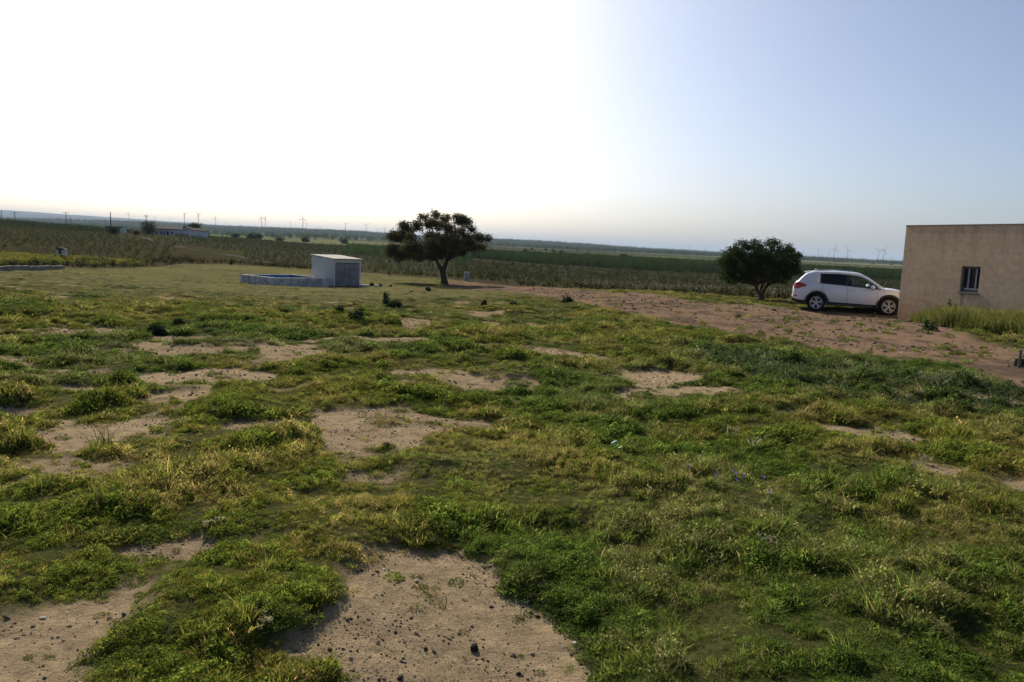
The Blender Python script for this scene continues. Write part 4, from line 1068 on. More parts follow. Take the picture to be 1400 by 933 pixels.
# ------------------------------------------------------------------ the white car
def car_build():
    A_ = P(1112, 422, 31.05); B_ = P(1210.5, 427.8, 30.2)
    wb_ = 2.64
    yaw = math.atan2(B_[1] - A_[1], B_[0] - A_[0])
    sc = float(np.hypot(*(B_ - A_)[:2])) / wb_
    print('car scale', sc, 'z', A_[2], B_[2], hz(A_[0], A_[1]), hz(B_[0], B_[1]))
    fx = np.array([math.cos(yaw), math.sin(yaw)]); lx = np.array([-math.sin(yaw), math.cos(yaw)])
    o0 = A_[:2] - fx * .84 * sc + lx * .80
    zg = (hz(A_[0], A_[1]) + hz(B_[0], B_[1])) / 2
    pitch = math.atan2(hz(B_[0], B_[1]) - hz(A_[0], A_[1]), wb_ * sc)
    car = empty('parked_car', (o0[0], o0[1], zg - .015), yaw, 'white compact SUV with dark rear glass parked nose behind the plastered building', 'car')
    sy = 1.0; sc_ = sc
    car.scale = (sc_, 1.0, 1.0 * (1 + (sc_ - 1) * .3))
    PAINT = mat('white_paint', (.66, .68, .72), .28, spec=.5)
    PAINT.node_tree.nodes['Principled BSDF'].inputs['Coat Weight'].default_value = .6
    CLAD = mat('black_plastic', (.022, .022, .024), .6); TYRE = mat('tyre', (.018, .018, .018), .85); RIM = mat('alloy', (.50, .51, .53), .4, metal=.25)
    RIMD = mat('alloy_dark', (.03, .03, .032), .45, metal=.3); SEAT = mat('seat_fabric', (.035, .035, .04), .85)
    RED = mat('red_lens', (.42, .018, .018), .15); CHR = mat('chrome', (.6, .6, .62), .12, metal=1); LAMP = mat('clear_lens', (.30, .32, .36), .08)
    def glass(name, tint):
        M = bpy.data.materials.new(name); M.use_nodes = True; t = M.node_tree; t.nodes.clear()
        o = t.nodes.new('ShaderNodeOutputMaterial'); m_ = t.nodes.new('ShaderNodeMixShader'); a = t.nodes.new('ShaderNodeBsdfTransparent'); g = t.nodes.new('ShaderNodeBsdfGlossy')
        fr = t.nodes.new('ShaderNodeFresnel'); fr.inputs[0].default_value = 1.5
        a.inputs[0].default_value = (*tint, 1); g.inputs[0].default_value = (.9, .9, .9, 1); g.inputs['Roughness'].default_value = .02
        t.links.new(fr.outputs[0], m_.inputs[0]); t.links.new(a.outputs[0], m_.inputs[1]); t.links.new(g.outputs[0], m_.inputs[2]); t.links.new(m_.outputs[0], o.inputs[0])
        return M
    GC, GD = glass('clear_glass', (.72, .76, .74)), glass('privacy_glass', (.16, .17, .18))
    ip = lambda x, t: float(np.interp(x, *zip(*t)))
    Wt = [(0, .70), (.04, .77), (.12, .83), (.3, .885), (.6, .915), (1.2, .925), (3.2, .925), (3.8, .905), (4.1, .85), (4.3, .72), (4.38, .60), (4.44, .44)]
    Zb = [(0, .46), (.05, .36), (.2, .30), (.6, .27), (4.0, .26), (4.3, .27), (4.44, .40)]
    Zt = [(0, .86), (.03, .96), (.08, 1.06), (.16, 1.12), (.4, 1.14), (.9, 1.125), (1.6, 1.09), (2.5, 1.03), (3.2, .985), (3.45, .985), (3.8, .955), (4.1, .885), (4.3, .79), (4.38, .72), (4.44, .62)]
    Zr = [(.08, 1.09), (.14, 1.17), (.22, 1.26), (.33, 1.385), (.44, 1.49), (.55, 1.55), (.75, 1.59), (1.0, 1.615), (1.6, 1.635), (2.2, 1.612), (2.5, 1.565), (2.75, 1.455), (3.0, 1.30), (3.25, 1.13), (3.40, 1.03)]
    tl = [0, 0, .07, .17, .48, .80, 1.0]; yf = [.0, .80, .93, .975, 1.0, .985, .935]
    def side_y(x, z):
        w_, b, t = ip(x, Wt), ip(x, Zb), ip(x, Zt)
        return w_ * float(np.interp((z - b) / (t - b), tl[1:], yf[1:]))
    sx = sorted(set([0, .02, .05, .08, .12, .16, .22, .3, .4, .5, .6, .75, .92, 1.1, 1.3, 1.6, 1.9, 2.2, 2.5, 2.8, 3.0, 3.2, 3.3, 3.4, 3.55, 3.7, 3.85, 4.0, 4.1, 4.2, 4.28, 4.34, 4.39, 4.42, 4.44]))
    bm = bmesh.new(); rings = []
    for x in sx:
        w_, b, t = ip(x, Wt), ip(x, Zb), ip(x, Zt)
        cr = .055 * sstep(3.2, 3.5, np.array(x)) * (1 if x < 4.3 else .6); cr = float(cr)
        ys = [f * w_ for f in yf] + [.62 * w_, 0]; zz = [b + q * (t - b) for q in tl] + [t + cr, t + cr * 1.25]
        r_ = [(y, z) for y, z in zip(ys, zz)]
        full = [(-y, z) for y, z in r_[1:-1]][::-1]
        ring = [bm.verts.new((x, y, z)) for y, z in r_] + [bm.verts.new((x, y, z)) for y, z in full]
        rings.append(ring)
    nn = len(rings[0]); H = len(yf) + 1
    for i in range(len(rings) - 1):
        for k in range(nn):
            k2 = (k + 1) % nn
            f = bm.faces.new((rings[i][k], rings[i][k2], rings[i + 1][k2], rings[i + 1][k])); f.smooth = True
            kk = k if k < H else nn - 1 - k
            xm = (sx[i] + sx[i + 1]) / 2
            if kk <= 2: f.material_index = 1
            elif kk >= 6 and .3 < xm < 3.2: f.material_index = 2
    for rg, s in ((rings[0], 1), (rings[-1], -1)):
        f = bm.faces.new(rg[::s])
    bmesh.ops.recalc_face_normals(bm, faces=bm.faces[:])
    me = bpy.data.meshes.new('body'); bm.to_mesh(me); bm.free()
    for q in (PAINT, CLAD, SEAT): me.materials.append(q)
    body = bpy.data.objects.new('body', me); COL.objects.link(body)
    # wheel wells
    cb_ = MB()
    for xw in (.92, 3.56):
        for s in (-1, 1): cb_.lathe([(.001, .58 * s), (.405, .58 * s), (.405, 1.1 * s), (.001, 1.1 * s)], 'Y', 40, (xw, 0, .365))
    cut = cb_.build('cut', CLAD); cut.data.materials.clear()
    for q in (PAINT, CLAD, SEAT): cut.data.materials.append(q)
    for p in cut.data.polygons: p.material_index = 1
    md = body.modifiers.new('b', 'BOOLEAN'); md.operation = 'DIFFERENCE'; md.object = cut; md.solver = 'EXACT'
    dg = bpy.context.evaluated_depsgraph_get(); dg.update()
    nm_ = bpy.data.meshes.new_from_object(body.evaluated_get(dg))
    body.modifiers.clear(); body.data = nm_; nm_.name = 'body'
    bpy.data.objects.remove(cut)
    body.parent = car
    # greenhouse: one structured shell, its window cells become the panes
    gx = [.08, .14, .22, .33, .44, .55, .75, 1.0, 1.09, 1.35, 1.7, 1.98, 2.06, 2.3, 2.5, 2.62, 2.75, 2.9, 3.02, 3.12, 3.22, 3.32, 3.40]
    gr_ = []
    for x in gx:
        zt, zr, w_ = ip(x, Zt), ip(x, Zr), ip(x, Wt) * .935
        zs_ = max(zr - .075, zt + .012) if x < 3.3 else zt + .004
        def yy(z): return w_ - (z - zt) * .44
        z1 = zt + .028; z2 = max(zs_ - .045, z1 + .001)
        if z2 <= z1 + .004: z1 = zt + (zs_ - zt) * .3; z2 = zt + (zs_ - zt) * .6
        pts = [(w_ - .002, zt - .004), (yy(z1), z1), (yy(z2), z2), (yy(zs_) - .012, zs_), (yy(zs_) * .86, zs_ + (zr - zs_) * .62), (yy(zs_) * .55, zr - (zr - zs_) * .12), (0, zr)]
        if x == gx[0]: pts = [(p[0] * .96, p[1]) for p in pts]
        gr_.append(pts)
    cells = {'b': [], 'rear_door_glass': [], 'front_door_glass': [], 'windscreen': [], 'rear_window': [], 'trim': []}
    for i in range(len(gx) - 1):
        xm = (gx[i] + gx[i + 1]) / 2
        for k in range(6):
            key = 'b'
            if k == 1:
                if 1.09 <= xm <= 1.98: key = 'rear_door_glass'
                elif 1.98 < xm < 2.06: key = 'trim'
                elif 2.06 <= xm < 3.12: key = 'front_door_glass'
            if k == 0 and 1.0 < xm < 3.2: key = 'trim'
            if k == 1 and (1.0 < xm < 1.09): key = 'trim'
            if k >= 4 and 2.62 < xm < 3.32: key = 'windscreen'
            if k >= 4 and .14 < xm < .40: key = 'rear_window'
            for s in (1, -1):
                q_ = [(gx[i], s * gr_[i][k][0], gr_[i][k][1]), (gx[i + 1], s * gr_[i + 1][k][0], gr_[i + 1][k][1]), (gx[i + 1], s * gr_[i + 1][k + 1][0], gr_[i + 1][k + 1][1]), (gx[i], s * gr_[i][k + 1][0], gr_[i][k + 1][1])]
                cells[key].append(q_ if s == 1 else q_[::-1])
    def shell(name, qs, m_, smooth=True):
        b = bmesh.new()
        for q_ in qs:
            try: b.faces.new([b.verts.new(v) for v in q_])
            except ValueError: pass
        bmesh.ops.remove_doubles(b, verts=b.verts, dist=.0005)
        me_ = bpy.data.meshes.new(name); b.to_mesh(me_); b.free()
        for p in me_.polygons: p.use_smooth = smooth
        me_.materials.append(m_); o = bpy.data.objects.new(name, me_); COL.objects.link(o); o.parent = car
        so = o.modifiers.new('t', 'SOLIDIFY'); so.thickness = .012; so.offset = 0
        return o
    shell('roof', cells['b'], PAINT); shell('window_trim', cells['trim'], CLAD)
    ri = [q_ for q_ in cells['rear_door_glass'] if q_[0][1] < 0]; le = [q_ for q_ in cells['rear_door_glass'] if q_[0][1] > 0]
    def glassp(name, qs, m_):
        o = shell(name, qs, m_); o.modifiers.clear(); return o
    glassp('rear_door_glass', ri, GD); glassp('rear_door_glass', le, GD)
    glassp('front_door_glass', [q_ for q_ in cells['front_door_glass'] if q_[0][1] < 0], GC); glassp('front_door_glass', [q_ for q_ in cells['front_door_glass'] if q_[0][1] > 0], GC)
    glassp('windscreen', cells['windscreen'], GC); glassp('rear_window', cells['rear_window'], GD)
    # wheels
    for xw in (.92, 3.56):
        for s in (-1, 1):
            w_ = empty('wheel', (0, 0, 0)); w_.parent = car; w_.location = (xw, s * .80, .352)
            MB().lathe([(.235, -.11), (.30, -.118), (.335, -.10), (.352, -.06), (.352, .06), (.335, .10), (.30, .118), (.235, .11)], 'Y', 40).build('tyre', TYRE, w_, smooth=True)
            o = s * .11
            MB().lathe([(.001, o * .35), (.20, o * .35), (.232, o * .9), (.24, o * 1.0), (.24, -o), (.001, -o)], 'Y', 40).build('rim_dish', RIMD, w_)
            sp = MB()
            for k in range(5):
                for off in (-.20, .20):
                    a = k * 2 * math.pi / 5 + .3; a2 = a + off
                    p0 = Vector((math.cos(a) * .045, o * .72, math.sin(a) * .045)); p1 = Vector((math.cos(a2) * .228, o * .92, math.sin(a2) * .228))
                    n_ = Vector((-math.sin(a2), 0, math.cos(a2)))
                    sp.prism([p0 - n_ * .014, p1 - n_ * .019, p1 + n_ * .019, p0 + n_ * .014], (0, s * .016, 0))
            sp.lathe([(.001, o * .95), (.05, o * .95), (.055, o * .7)], 'Y', 16)
            sp.lathe([(.222, o * .93), (.222, o * 1.04), (.24, o * 1.04), (.24, o * .9)], 'Y', 40)
            sp.build('rim', RIM, w_)
    def ring_part(name, xw, s, r0, r1, y0, y1, a0, a1, m_):
        q = MB(); n = 28; pv = None
        for i in range(n + 1):
            a = a0 + (a1 - a0) * i / n
            c_ = [(xw + r * math.cos(a), s * y, .365 + r * math.sin(a)) for r, y in ((r0, y0), (r1, y0), (r1, y1), (r0, y1))]
            c_ = [q.bm.verts.new(v) for v in c_]
            if pv:
                for k in range(4): q.bm.faces.new((pv[k], pv[(k + 1) % 4], c_[(k + 1) % 4], c_[k]))
            pv = c_
        return q.build(name, m_, car)
    for xw, wv in ((.92, .918), (3.56, .912)):
        for s in (-1, 1): ring_part('wheel_arch_trim', xw, s, .385, .452, wv - .05, wv + .012, R(-14), R(194), CLAD)
    def strip(name, xs_, zt_, zb_, m_, off=.010, s=-1, parent=None):
        q = MB(); pv = None
        for x, a, b in zip(xs_, zt_, zb_):
            c_ = [q.bm.verts.new((x, s * (side_y(x, a) + off), a)), q.bm.verts.new((x, s * (side_y(x, (a + b) / 2) + off * 1.3), (a + b) / 2)), q.bm.verts.new((x, s * (side_y(x, b) + off), b)), q.bm.verts.new((x, s * (side_y(x, b) - .03), b)), q.bm.verts.new((x, s * (side_y(x, a) - .03), a))]
            if pv:
                for k in range(5): q.bm.faces.new((pv[k], pv[(k + 1) % 5], c_[(k + 1) % 5], c_[k]))
            else: q.bm.faces.new(c_)
            pv = c_
        q.bm.faces.new(pv[::-1])
        return q.build(name, m_, parent or car, smooth=False)
    for s in (-1, 1):
        strip('tail_lamp', [.035, .08, .14, .22, .32, .43, .52], [1.0, 1.065, 1.10, 1.115, 1.105, 1.07, 1.02], [.86, .855, .865, .885, .92, .96, .995], RED, .012, s)
        strip('headlight', [3.86, 3.98, 4.1, 4.2, 4.28, 4.34], [.90, .885, .865, .84, .80, .76], [.875, .83, .79, .755, .725, .70], LAMP, .012, s)
        strip('reflector', [.05, .10, .18], [.60, .605, .60], [.555, .55, .56], RED, .010, s)
        seams = MB()
        for pts in ([(1.13, 1.10), (1.10, .95), (1.22, .72), (1.38, .46), (1.42, .36)], [(2.02, 1.05), (2.03, .8), (2.03, .36)], [(3.12, .98), (3.14, .75), (3.10, .36)], [(1.42, .40), (2.2, .385), (3.1, .385)]):
            pr_ = []
            for (xa, za_), (xb, zb2) in zip(pts[:-1], pts[1:]):
                for k in range(6): pr_.append((xa + (xb - xa) * k / 6, za_ + (zb2 - za_) * k / 6))
            pr_.append(pts[-1]); seams.tube([(x, s * (side_y(x, z) + .001), z) for x, z in pr_], .005, 5)
        seams.build('door_seam', CLAD, car)
        for xh in (1.30, 2.20): MB().box((xh, s * (side_y(xh, .93) + .022), .93), (.20, .026, .034), 0, .010).build('door_handle', PAINT, car)
        m0 = empty('mirror', (0, 0, 0)); m0.parent = car; m0.location = (2.93, s * 1.0, 1.06)
        b = bmesh.new(); bmesh.ops.create_uvsphere(b, u_segments=20, v_segments=12, radius=.5)
        bmesh.ops.transform(b, matrix=Matrix.Diagonal((.17, .24, .17, 1)), verts=b.verts)
        q = MB(); q.bm.free(); q.bm = b; q.build('housing', PAINT, m0, smooth=True)
        MB().tube([(.03, -s * .06, -.05), (.06, -s * .15, -.09)], [.03, .035], 8).build('stalk', CLAD, m0)
        MB().tube([(.70, s * .60, 1.545), (.85, s * .615, 1.60), (1.5, s * .63, 1.655), (2.2, s * .615, 1.628), (2.45, s * .60, 1.575)], [.012, .016, .016, .016, .010], 8).build('roof_rail', CHR, car, smooth=True)
        MB().box((2.0, s * .895, .315), (2.0, .05, .09), 0, .02).build('sill', CLAD, car)
    b = MB()
    b.box((.015, 0, .47), (.09, 1.32, .20), 0, .03); b.build('rear_bumper_insert', CLAD, car)
    MB().box((.50, 0, 1.545), (.20, 1.0, .028), 0, .012, rot=Matrix.Rotation(-.25, 4, 'Y')).build('spoiler', PAINT, car)
    MB().prism([(.78, -.012, 1.61), (.98, -.012, 1.625), (.80, -.012, 1.68)], (0, .024, 0)).build('antenna_fin', PAINT, car)
    for xs_, n_ in ((2.15, 2), (1.22, 3)):
        for y in ((-.38, .38) if n_ == 2 else (-.42, 0, .42)):
            q = MB(); q.box((xs_, y, 1.05), (.13, .46 if n_ == 2 else .38, .52), 0, .04, rot=Matrix.Rotation(-.22, 4, 'Y')); q.box((xs_ - .10, y, 1.40), (.09, .24, .17), 0, .035)
            q.tube([(xs_ - .08, y, 1.28), (xs_ - .09, y, 1.36)], .02, 6)
            q.build('seat', SEAT, car)
    MB().box((2.98, 0, .98), (.36, 1.5, .14), 0, .04).build('dashboard', SEAT, car)
    MB().lathe([(.165, -.012), (.185, 0), (.165, .012), (.150, 0), (.165, -.012)], 'Y', 28).build('steering_wheel', CLAD, car)
    bpy.data.objects['steering_wheel'].location = (2.70, .38, 1.03); bpy.data.objects['steering_wheel'].rotation_euler = (0, 0, R(90)); 
car_build()

# ------------------------------------------------------------------ standing weeds, tall grass, small things
WM = leafmat('weed_leaf', .2, .5, inst=False)
def weed(x, yb, wpx, hpx, label, kind=0, group='dark weed clumps standing out of the turf', seed=0):
    g = G(x, yb); k = g[1] / F; w_, h = wpx * k * 1.15, hpx * k * 1.15
    e = (g[0], g[1], hz(g[0], g[1]) - .02)
    gg = np.random.default_rng(seed + int(x * 3 + yb))
    global rng
    keep_ = rng; rng = gg
    if kind == 0:   # spiky thistle-like clump
        data = join(blades(int(120), h * 1.0, w_ * .30, .035, .5, (.014, .026, .012), (.035, .055, .022), dry=.03), leaves(420, w_ * .5, h * .65, .08, (.014, .026, .012), (.035, .055, .022), .8))
    elif kind == 1: # leafy spikes
        parts = [leaves(120, w_ * .4, h * .5, .06, (.03, .05, .02), (.08, .11, .045), .8)]
        for j in range(5):
            ox, oy = gg.uniform(-.4, .4) * w_, gg.uniform(-.4, .4) * w_; hh = h * gg.uniform(.6, 1.05)
            v, f, c = leaves(60, .10, .10, .07, (.03, .05, .02), (.07, .09, .04), .8)
            v = [np.array([p[0] + ox, p[1] + oy, gg.random() * hh]) + 0 * p for p in v] if False else [np.array(p) for p in v]
            vv = []
            for q0 in range(0, len(v), 4):
                t_ = gg.random(); c0 = np.mean(v[q0:q0 + 4], axis=0); fac = 1.1 - .7 * t_
                for p in v[q0:q0 + 4]: vv.append((p - c0) + np.array([ox + c0[0] * fac * .8, oy + c0[1] * fac * .8, t_ * hh]))
            parts.append((vv, f, c))
            parts.append((lambda b_: ([np.array(p) + np.array([ox, oy, 0]) for p in b_[0]], b_[1], b_[2]))(blades(2, hh * .95, .01, .02, .1, (.05, .06, .03), (.07, .07, .04))))
        data = join(*parts)
    rng = keep_
    o = mesh_np('weed_clump', np.array([list(map(float, p)) for p in data[0]]), np.array(data[1]), WM, col=np.array(data[2]))
    o.location = e
    return tag(o, label, 'weed', group)
for a in [(213, 457, 26, 17, 'largest spiky dark weed clump on the left of the meadow', 0), (244, 444, 15, 11, 'smaller spiky weed just behind the largest left clump', 0), (121, 465, 13, 12, 'lone dark weed left of the largest spiky clump', 1),
 (540, 426, 26, 15, 'round dark bushy weed with a thin stalk in front of the holm oak', 0), (528, 421, 6, 18, 'thin tall stalk weed at the left of the round bushy weed', 1), (464, 436, 11, 12, 'small pointed weed in front of the shed', 0),
 (485, 445, 17, 14, 'straggly upright weed right of the pointed weed', 1), (503, 430, 11, 7, 'low weed between the straggly weed and the bushy one', 0), (776, 418, 18, 14, 'dark weed clump at the left tip of the dirt track', 0),
 (314, 460, 14, 8, 'low weed tuft right of the left spiky weeds', 0), (352, 463, 16, 8, 'low wide weed tuft in mid meadow', 0), (660, 423, 10, 8, 'small weed in the open turf right of the oak', 1), (702, 422, 12, 7, 'dark low tuft in the turf left of the track tip', 0),
 (1393, 505, 8, 12, 'thin weed by the grey stake at the right edge', 1), (1298, 446, 26, 30, 'tall leafy weed against the building wall left of the window', 1), (1275, 452, 18, 14, 'leafy weed at the left end of the wall grass', 1),
 (508, 391, 7, 5, 'tiny weed between the two pale slabs by the shed', 0), (519, 392, 8, 5, 'tiny weed right of the pale slabs by the shed', 0)]:
    weed(*a[:5], kind=a[5])
# tall grass against the building
tg = [proto('q%02d' % k, join(blades(46, .62, .14, .013, .45, (.07, .12, .025), (.16, .19, .05), dry=.15, seg=4, drycol=(.26, .22, .10)), leaves(30, .16, .45, .05, (.07, .11, .025), (.14, .17, .05), .9))) for k in range(3)]
TG = proto_coll('tall', tg)
ca, sa = math.cos(BA), math.sin(BA)
# polygon in front of the wall in the building's own frame: along s, out d
n = 2600
s = rng.uniform(.9, 8.5, n); dmax = np.interp(s, [.9, 2.0, 3.2, 4.6, 8.5], [.35, .9, 1.5, 1.9, 2.4]); dd = .06 + rng.random(n) * dmax
nx, ny = sa, -ca      # outward normal candidates
if nx * (-B0[0]) + ny * (-B0[1]) < 0: nx, ny = -nx, -ny
X, Y = B0[0] + ca * s + nx * dd, B0[1] + sa * s + ny * dd
k = rng.random(n) < .35 + .9 * fbm(X, Y, .8, 2, 301); X, Y, s, dd = X[k], Y[k], s[k], dd[k]; n = len(X)
hh = rng.uniform(.55, 1.1, n) * np.interp(s, [.9, 1.7, 3, 9], [.35, .75, 1.0, 1.1]) * (.75 + .5 * fbm(X, Y, .9, 2, 305))
scatter('tall_grass', np.stack([X, Y, height(X, Y) - .02], -1), np.stack([rng.normal(0, .1, n), rng.normal(0, .1, n), rng.uniform(0, 6.28, n)], -1), np.stack([hh * 1.1, hh * 1.1, hh], -1), rng.integers(0, 3, n),
        rng.uniform(.75, 1.25, (n, 1)) * np.array([1.15, 1.05, 1.0]), TG)
# straggly grey-green weeds between meadow and track
sg = []
for k in range(3):
    sg.append(proto('s%02d' % k, join(blades(9, .30, .14, .009, .8, (.05, .075, .03), (.10, .12, .055), dry=.35), leaves(110, .18, .26, .035, (.035, .06, .022), (.085, .11, .05), 1.0))))
SG = proto_coll('straggle', sg)
X, Y = grid_pts(None, 8, 34, .24); wbm = sstep(.6, -.6, pdist(X, Y, WBAND) + (fbm(X, Y, 1.2, 3, 111) - .5) * 1.4); k = (rng.random(len(X)) < wbm * (.25 + .8 * sstep(.35, .6, fbm(X, Y, .9, 3, 311)))); X, Y = X[k], Y[k]; n = len(X)
s = rng.uniform(.4, 1.0, n)
scatter('rank_weeds', np.stack([X, Y, height(X, Y) - .02], -1), np.stack([rng.normal(0, .15, n), rng.normal(0, .15, n), rng.uniform(0, 6.28, n)], -1), np.stack([s, s, s], -1), rng.integers(0, 3, n), rng.uniform(.7, 1.3, (n, 1)) * np.array([1., 1., 1.]), SG)

def rock(name, x, y, d, col, label, cat, seed=1, sq=.6, group=None, rough=.9, dz=.2):
    o = rock_proto(name, mat(name + '_m', col, rough, noise=(12, .3)), seed, sq, .35, 3)
    g = G(x, y); s = d * .62 * g[1] / F
    o.location = (g[0], g[1], hz(g[0], g[1]) + s * dz); o.scale = (s, s, s); COL.objects.link(o)
    for p in o.data.polygons: p.use_smooth = True
    return tag(o, label, cat, group)
rock('clod', 649, 872, 19, (.035, .027, .022), 'largest dark dung clod in the middle of the front sand patch', 'clod', 5, .9, dz=.3)
rock('stone', 723, 812, 9, (.75, .73, .70), 'white rounded stone near the right side of the front sand patch', 'stone', 2, .8, dz=.3)
rock('stone', 569, 790, 7, (.70, .69, .68), 'small white stone at the upper left of the front sand patch', 'stone', 3, .7, dz=.3)
rock('clod', 582, 873, 12, (.05, .038, .03), 'dark clod pair in the left half of the front sand patch', 'clod', 7, .6)
rock('clod', 547, 915, 15, (.05, .038, .03), 'dark crumbly clod low on the left of the front sand patch', 'clod', 8, .6)
rock('clod', 711, 900, 11, (.05, .038, .03), 'dark narrow clod right of the largest one, near the front', 'clod', 9, .7)
rock('clod', 183, 555, 11, (.04, .033, .028), 'dark clod on the left bare sand patch', 'clod', 11, .7)
rock('clod', 238, 550, 16, (.045, .035, .03), 'broad dark dung heap on the left bare sand patch', 'clod', 12, .5)
rock('clod', 421, 583, 14, (.04, .033, .028), 'dark lumpy clod on the middle bare sand patch', 'clod', 13, .8)
rock('clod', 257, 620, 13, (.04, .033, .028), 'dark clod in the grass below the left bare patch', 'clod', 14, .7)
rock('clod', 527, 617, 15, (.04, .033, .028), 'dark flat clod at the lower end of the middle bare patch', 'clod', 15, .5)
rock('clod', 534, 392.5, 7, (.05, .045, .04), 'dark lump on the turf right of the shed', 'clod', 16, .9)
rock('clod', 585, 400, 12, (.055, .05, .045), 'larger dark mound on the turf in front of the holm oak', 'clod', 17, .7)
rock('clod', 562, 401, 9, (.055, .05, .045), 'low dark mound left of the one before the holm oak', 'clod', 18, .45)
rock('stone', 60, 842, 12, (.5, .48, .45), 'pale flat stone on the bottom left bare patch', 'stone', 19, .35)
rock('stone', 80, 868, 9, (.5, .48, .45), 'smaller pale stone below the flat one, bottom left patch', 'stone', 20, .5)
rock('stone', 553, 892, 9, (.34, .27, .22), 'tan pebble left of the largest clod', 'stone', 21, .4)
rock('stone', 872, 413, 5, (.6, .6, .6), 'small white stone on the dirt track', 'stone', 22, .6)
for (x, y, wpx, lab) in ((499, 392.6, 11, 'pale flat slab lying right against the shed'), (515, 392.6, 7, 'smaller pale slab lying right of the first by the shed')):
    g = G(x, y); k = g[1] / F
    o = MB().box((0, 0, .06), (wpx * k, .35, .14), 0, .02).build('slab', mat('slab_white', (.62, .60, .57), .9, noise=(6, .3))); o.location = (g[0], g[1], hz(g[0], g[1])); tag(o, lab, 'slab')
g = P(638.3, 383.5, 77); zz = hz(g[0], g[1])
o = MB().box((0, 0, .40), (.55, .40, .95), 0, .03).build('marker_block', mat('pale_block', (.36, .38, .41), .8, noise=(4, .3))); o.location = (g[0], g[1], zz); o.rotation_euler = (0, 0, .1); tag(o, 'pale upright concrete block standing right of the holm oak trunk', 'block')
g = G(1393, 507); zz = hz(g[0], g[1])
o = MB().tube([(0, 0, -.05), (-.005, 0, .2), (-.012, 0, .36)], [.03, .028, .024], 8).build('stake', mat('grey_wood', (.16, .15, .15), .9, noise=(20, .3))); o.location = (g[0], g[1], zz); tag(o, 'short grey wooden stake at the right edge by the track', 'stake')
# teal plastic strap
g = G(842, 640); zz = hz(g[0], g[1]) + .10
q = MB(); k = g[1] / F
pts = [(-12, 0, 3), (-8, 0, 6), (-3, 0, 8.5), (0, 0, 8), (2, 0, 5), (1, 0, 1), (-1, 0, -3), (3, 0, -6), (8, 0, -3), (9.5, 0, 2), (8, 0, 6)]
pv = None
for i, p in enumerate(pts):
    a = Vector(p) * k * .7; b = a + Vector((.3 * k, 2.2 * k, 1.2 * k)); c_ = [q.bm.verts.new(a), q.bm.verts.new(b), q.bm.verts.new(b + Vector((0, .1 * k, .5 * k))), q.bm.verts.new(a + Vector((0, -.1 * k, .5 * k)))]
    if pv:
        for j in range(4): q.bm.faces.new((pv[j], pv[(j + 1) % 4], c_[(j + 1) % 4], c_[j]))
    pv = c_
o = q.build('plastic_strap', mat('teal_plastic', (.06, .26, .20), .6), smooth=True); o.location = (g[0], g[1], zz); tag(o, 'curled strip of teal plastic strap caught in the meadow grass', 'plastic strap')
# purple flowers, a few plants
PF = mat('petal', (.16, .08, .42), .6); ST = mat('stem', (.06, .10, .03), .7)
for i, (x, y) in enumerate([(1005, 680), (1013, 676), (1041, 678), (1050, 694), (1003, 673), (976, 678), (940, 657)]):
    g = G(x, y + 9); e = empty('purple_flower', (g[0], g[1], hz(g[0], g[1])), i * 1.3, 'small purple wildflower ' + ['at the left of the close pair by the right bare spot', 'at the right of the close pair by the right bare spot', 'just left of the right-hand bare spot edge', 'lowest and nearest, below the right bare spot', 'behind the close pair left of the right bare spot', 'a little apart, left of the close pair', 'farthest left, well apart from the others'][i], 'flower', 'purple wildflowers in the right foreground grass')
    hh = .11 + .01 * (i % 3)
    MB().tube([(0, 0, 0), (.005, 0, hh)], .002, 5).build('stem', ST, e)
    b = MB()
    for j in range(7):
        a = j * .9; z = hh - .018 + j * .006
        c0 = Vector((0, 0, z)); d = Vector((math.cos(a), math.sin(a), .45)) * .017; n_ = Vector((-math.sin(a), math.cos(a), 0)) * .008
        b.prism([c0, c0 + d * .6 + n_, c0 + d, c0 + d * .6 - n_], (0, 0, .0015))
    b.build('petals', PF, e)
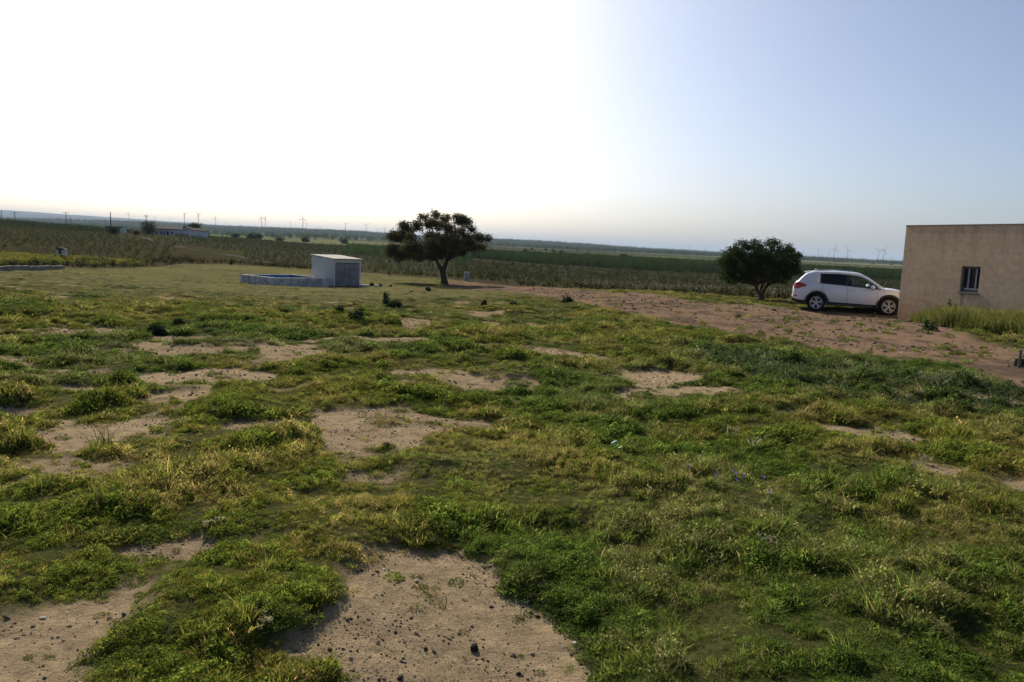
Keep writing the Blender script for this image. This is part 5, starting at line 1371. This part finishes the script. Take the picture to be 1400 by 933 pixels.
# pale feathery seed heads
SHM = leafmat('seed_head', .6, .6, inst=False)
def plume(x, y, hpx, label, n=5, seed=0):
    g = G(x, y); k = g[1] / F; h = hpx * k
    r_ = np.random.default_rng(seed); V, Fc, Cc = [], [], []
    for j in range(n):
        a = r_.uniform(0, 6.28); ln = r_.uniform(.15, .55); hh = h * r_.uniform(.7, 1.1); ox, oy = r_.normal(0, .03, 2)
        prev = None
        for i in range(13):
            f = i / 12; p = np.array([ox + math.cos(a) * ln * hh * f * f, oy + math.sin(a) * ln * hh * f * f, hh * (f - .22 * f * f)])
            w_ = .002 if f < .45 else .008 * math.sin((f - .42) / .58 * math.pi) + .003
            c = (.13, .15, .05) if f < .4 else (.30, .28, .18)
            sd_ = np.array([-math.sin(a), math.cos(a), 0]) * w_
            b = len(V); V += [p - sd_, p + sd_]; Cc += [c, c]
            if prev is not None: Fc.append((prev, prev + 1, b + 1, b))
            prev = b
            if f > .45:
                for _ in range(4):
                    d = r_.normal(size=3) * w_ * .9; b2 = len(V); V += [p, p + d + np.array([0, 0, .006]), p + d * 1.25 + np.array([0, 0, .010]), p + d * .5 + np.array([.002, 0, .010])]; Cc += [c] * 4; Fc.append((b2, b2 + 1, b2 + 2, b2 + 3))
    o = mesh_np('seed_heads', np.array(V), np.array(Fc), SHM, col=np.array(Cc)); o.location = (g[0], g[1], hz(g[0], g[1])); return tag(o, label, 'grass seed heads', 'pale feathery seed heads standing above the turf')
for i, a in enumerate([(1222, 662, 20, 'grey-brown drooping seed heads left of the pale pair, right foreground'), (1246, 664, 24, 'palest broad drooping seed heads by the small right bare spot'), (1262, 640, 14, 'short pale seed heads just above the small right bare spot'),
    (1030, 622, 30, 'tall pale seed heads in the grass above the right bare spot'), (1000, 606, 26, 'feathery seed heads left of the tallest ones'), (362, 872, 16, 'white fluffy seed heads at the left edge of the front sand patch'), (347, 862, 14, 'small fluffy seed heads left of the front sand patch'),
    (296, 728, 14, 'pale fallen seed heads in the left foreground turf'), (1048, 752, 16, 'white-tipped seed heads in the right foreground turf'), (168, 708, 12, 'pale seed head tuft among the left foreground weeds')]):
    plume(*a, n=6, seed=i + 40)
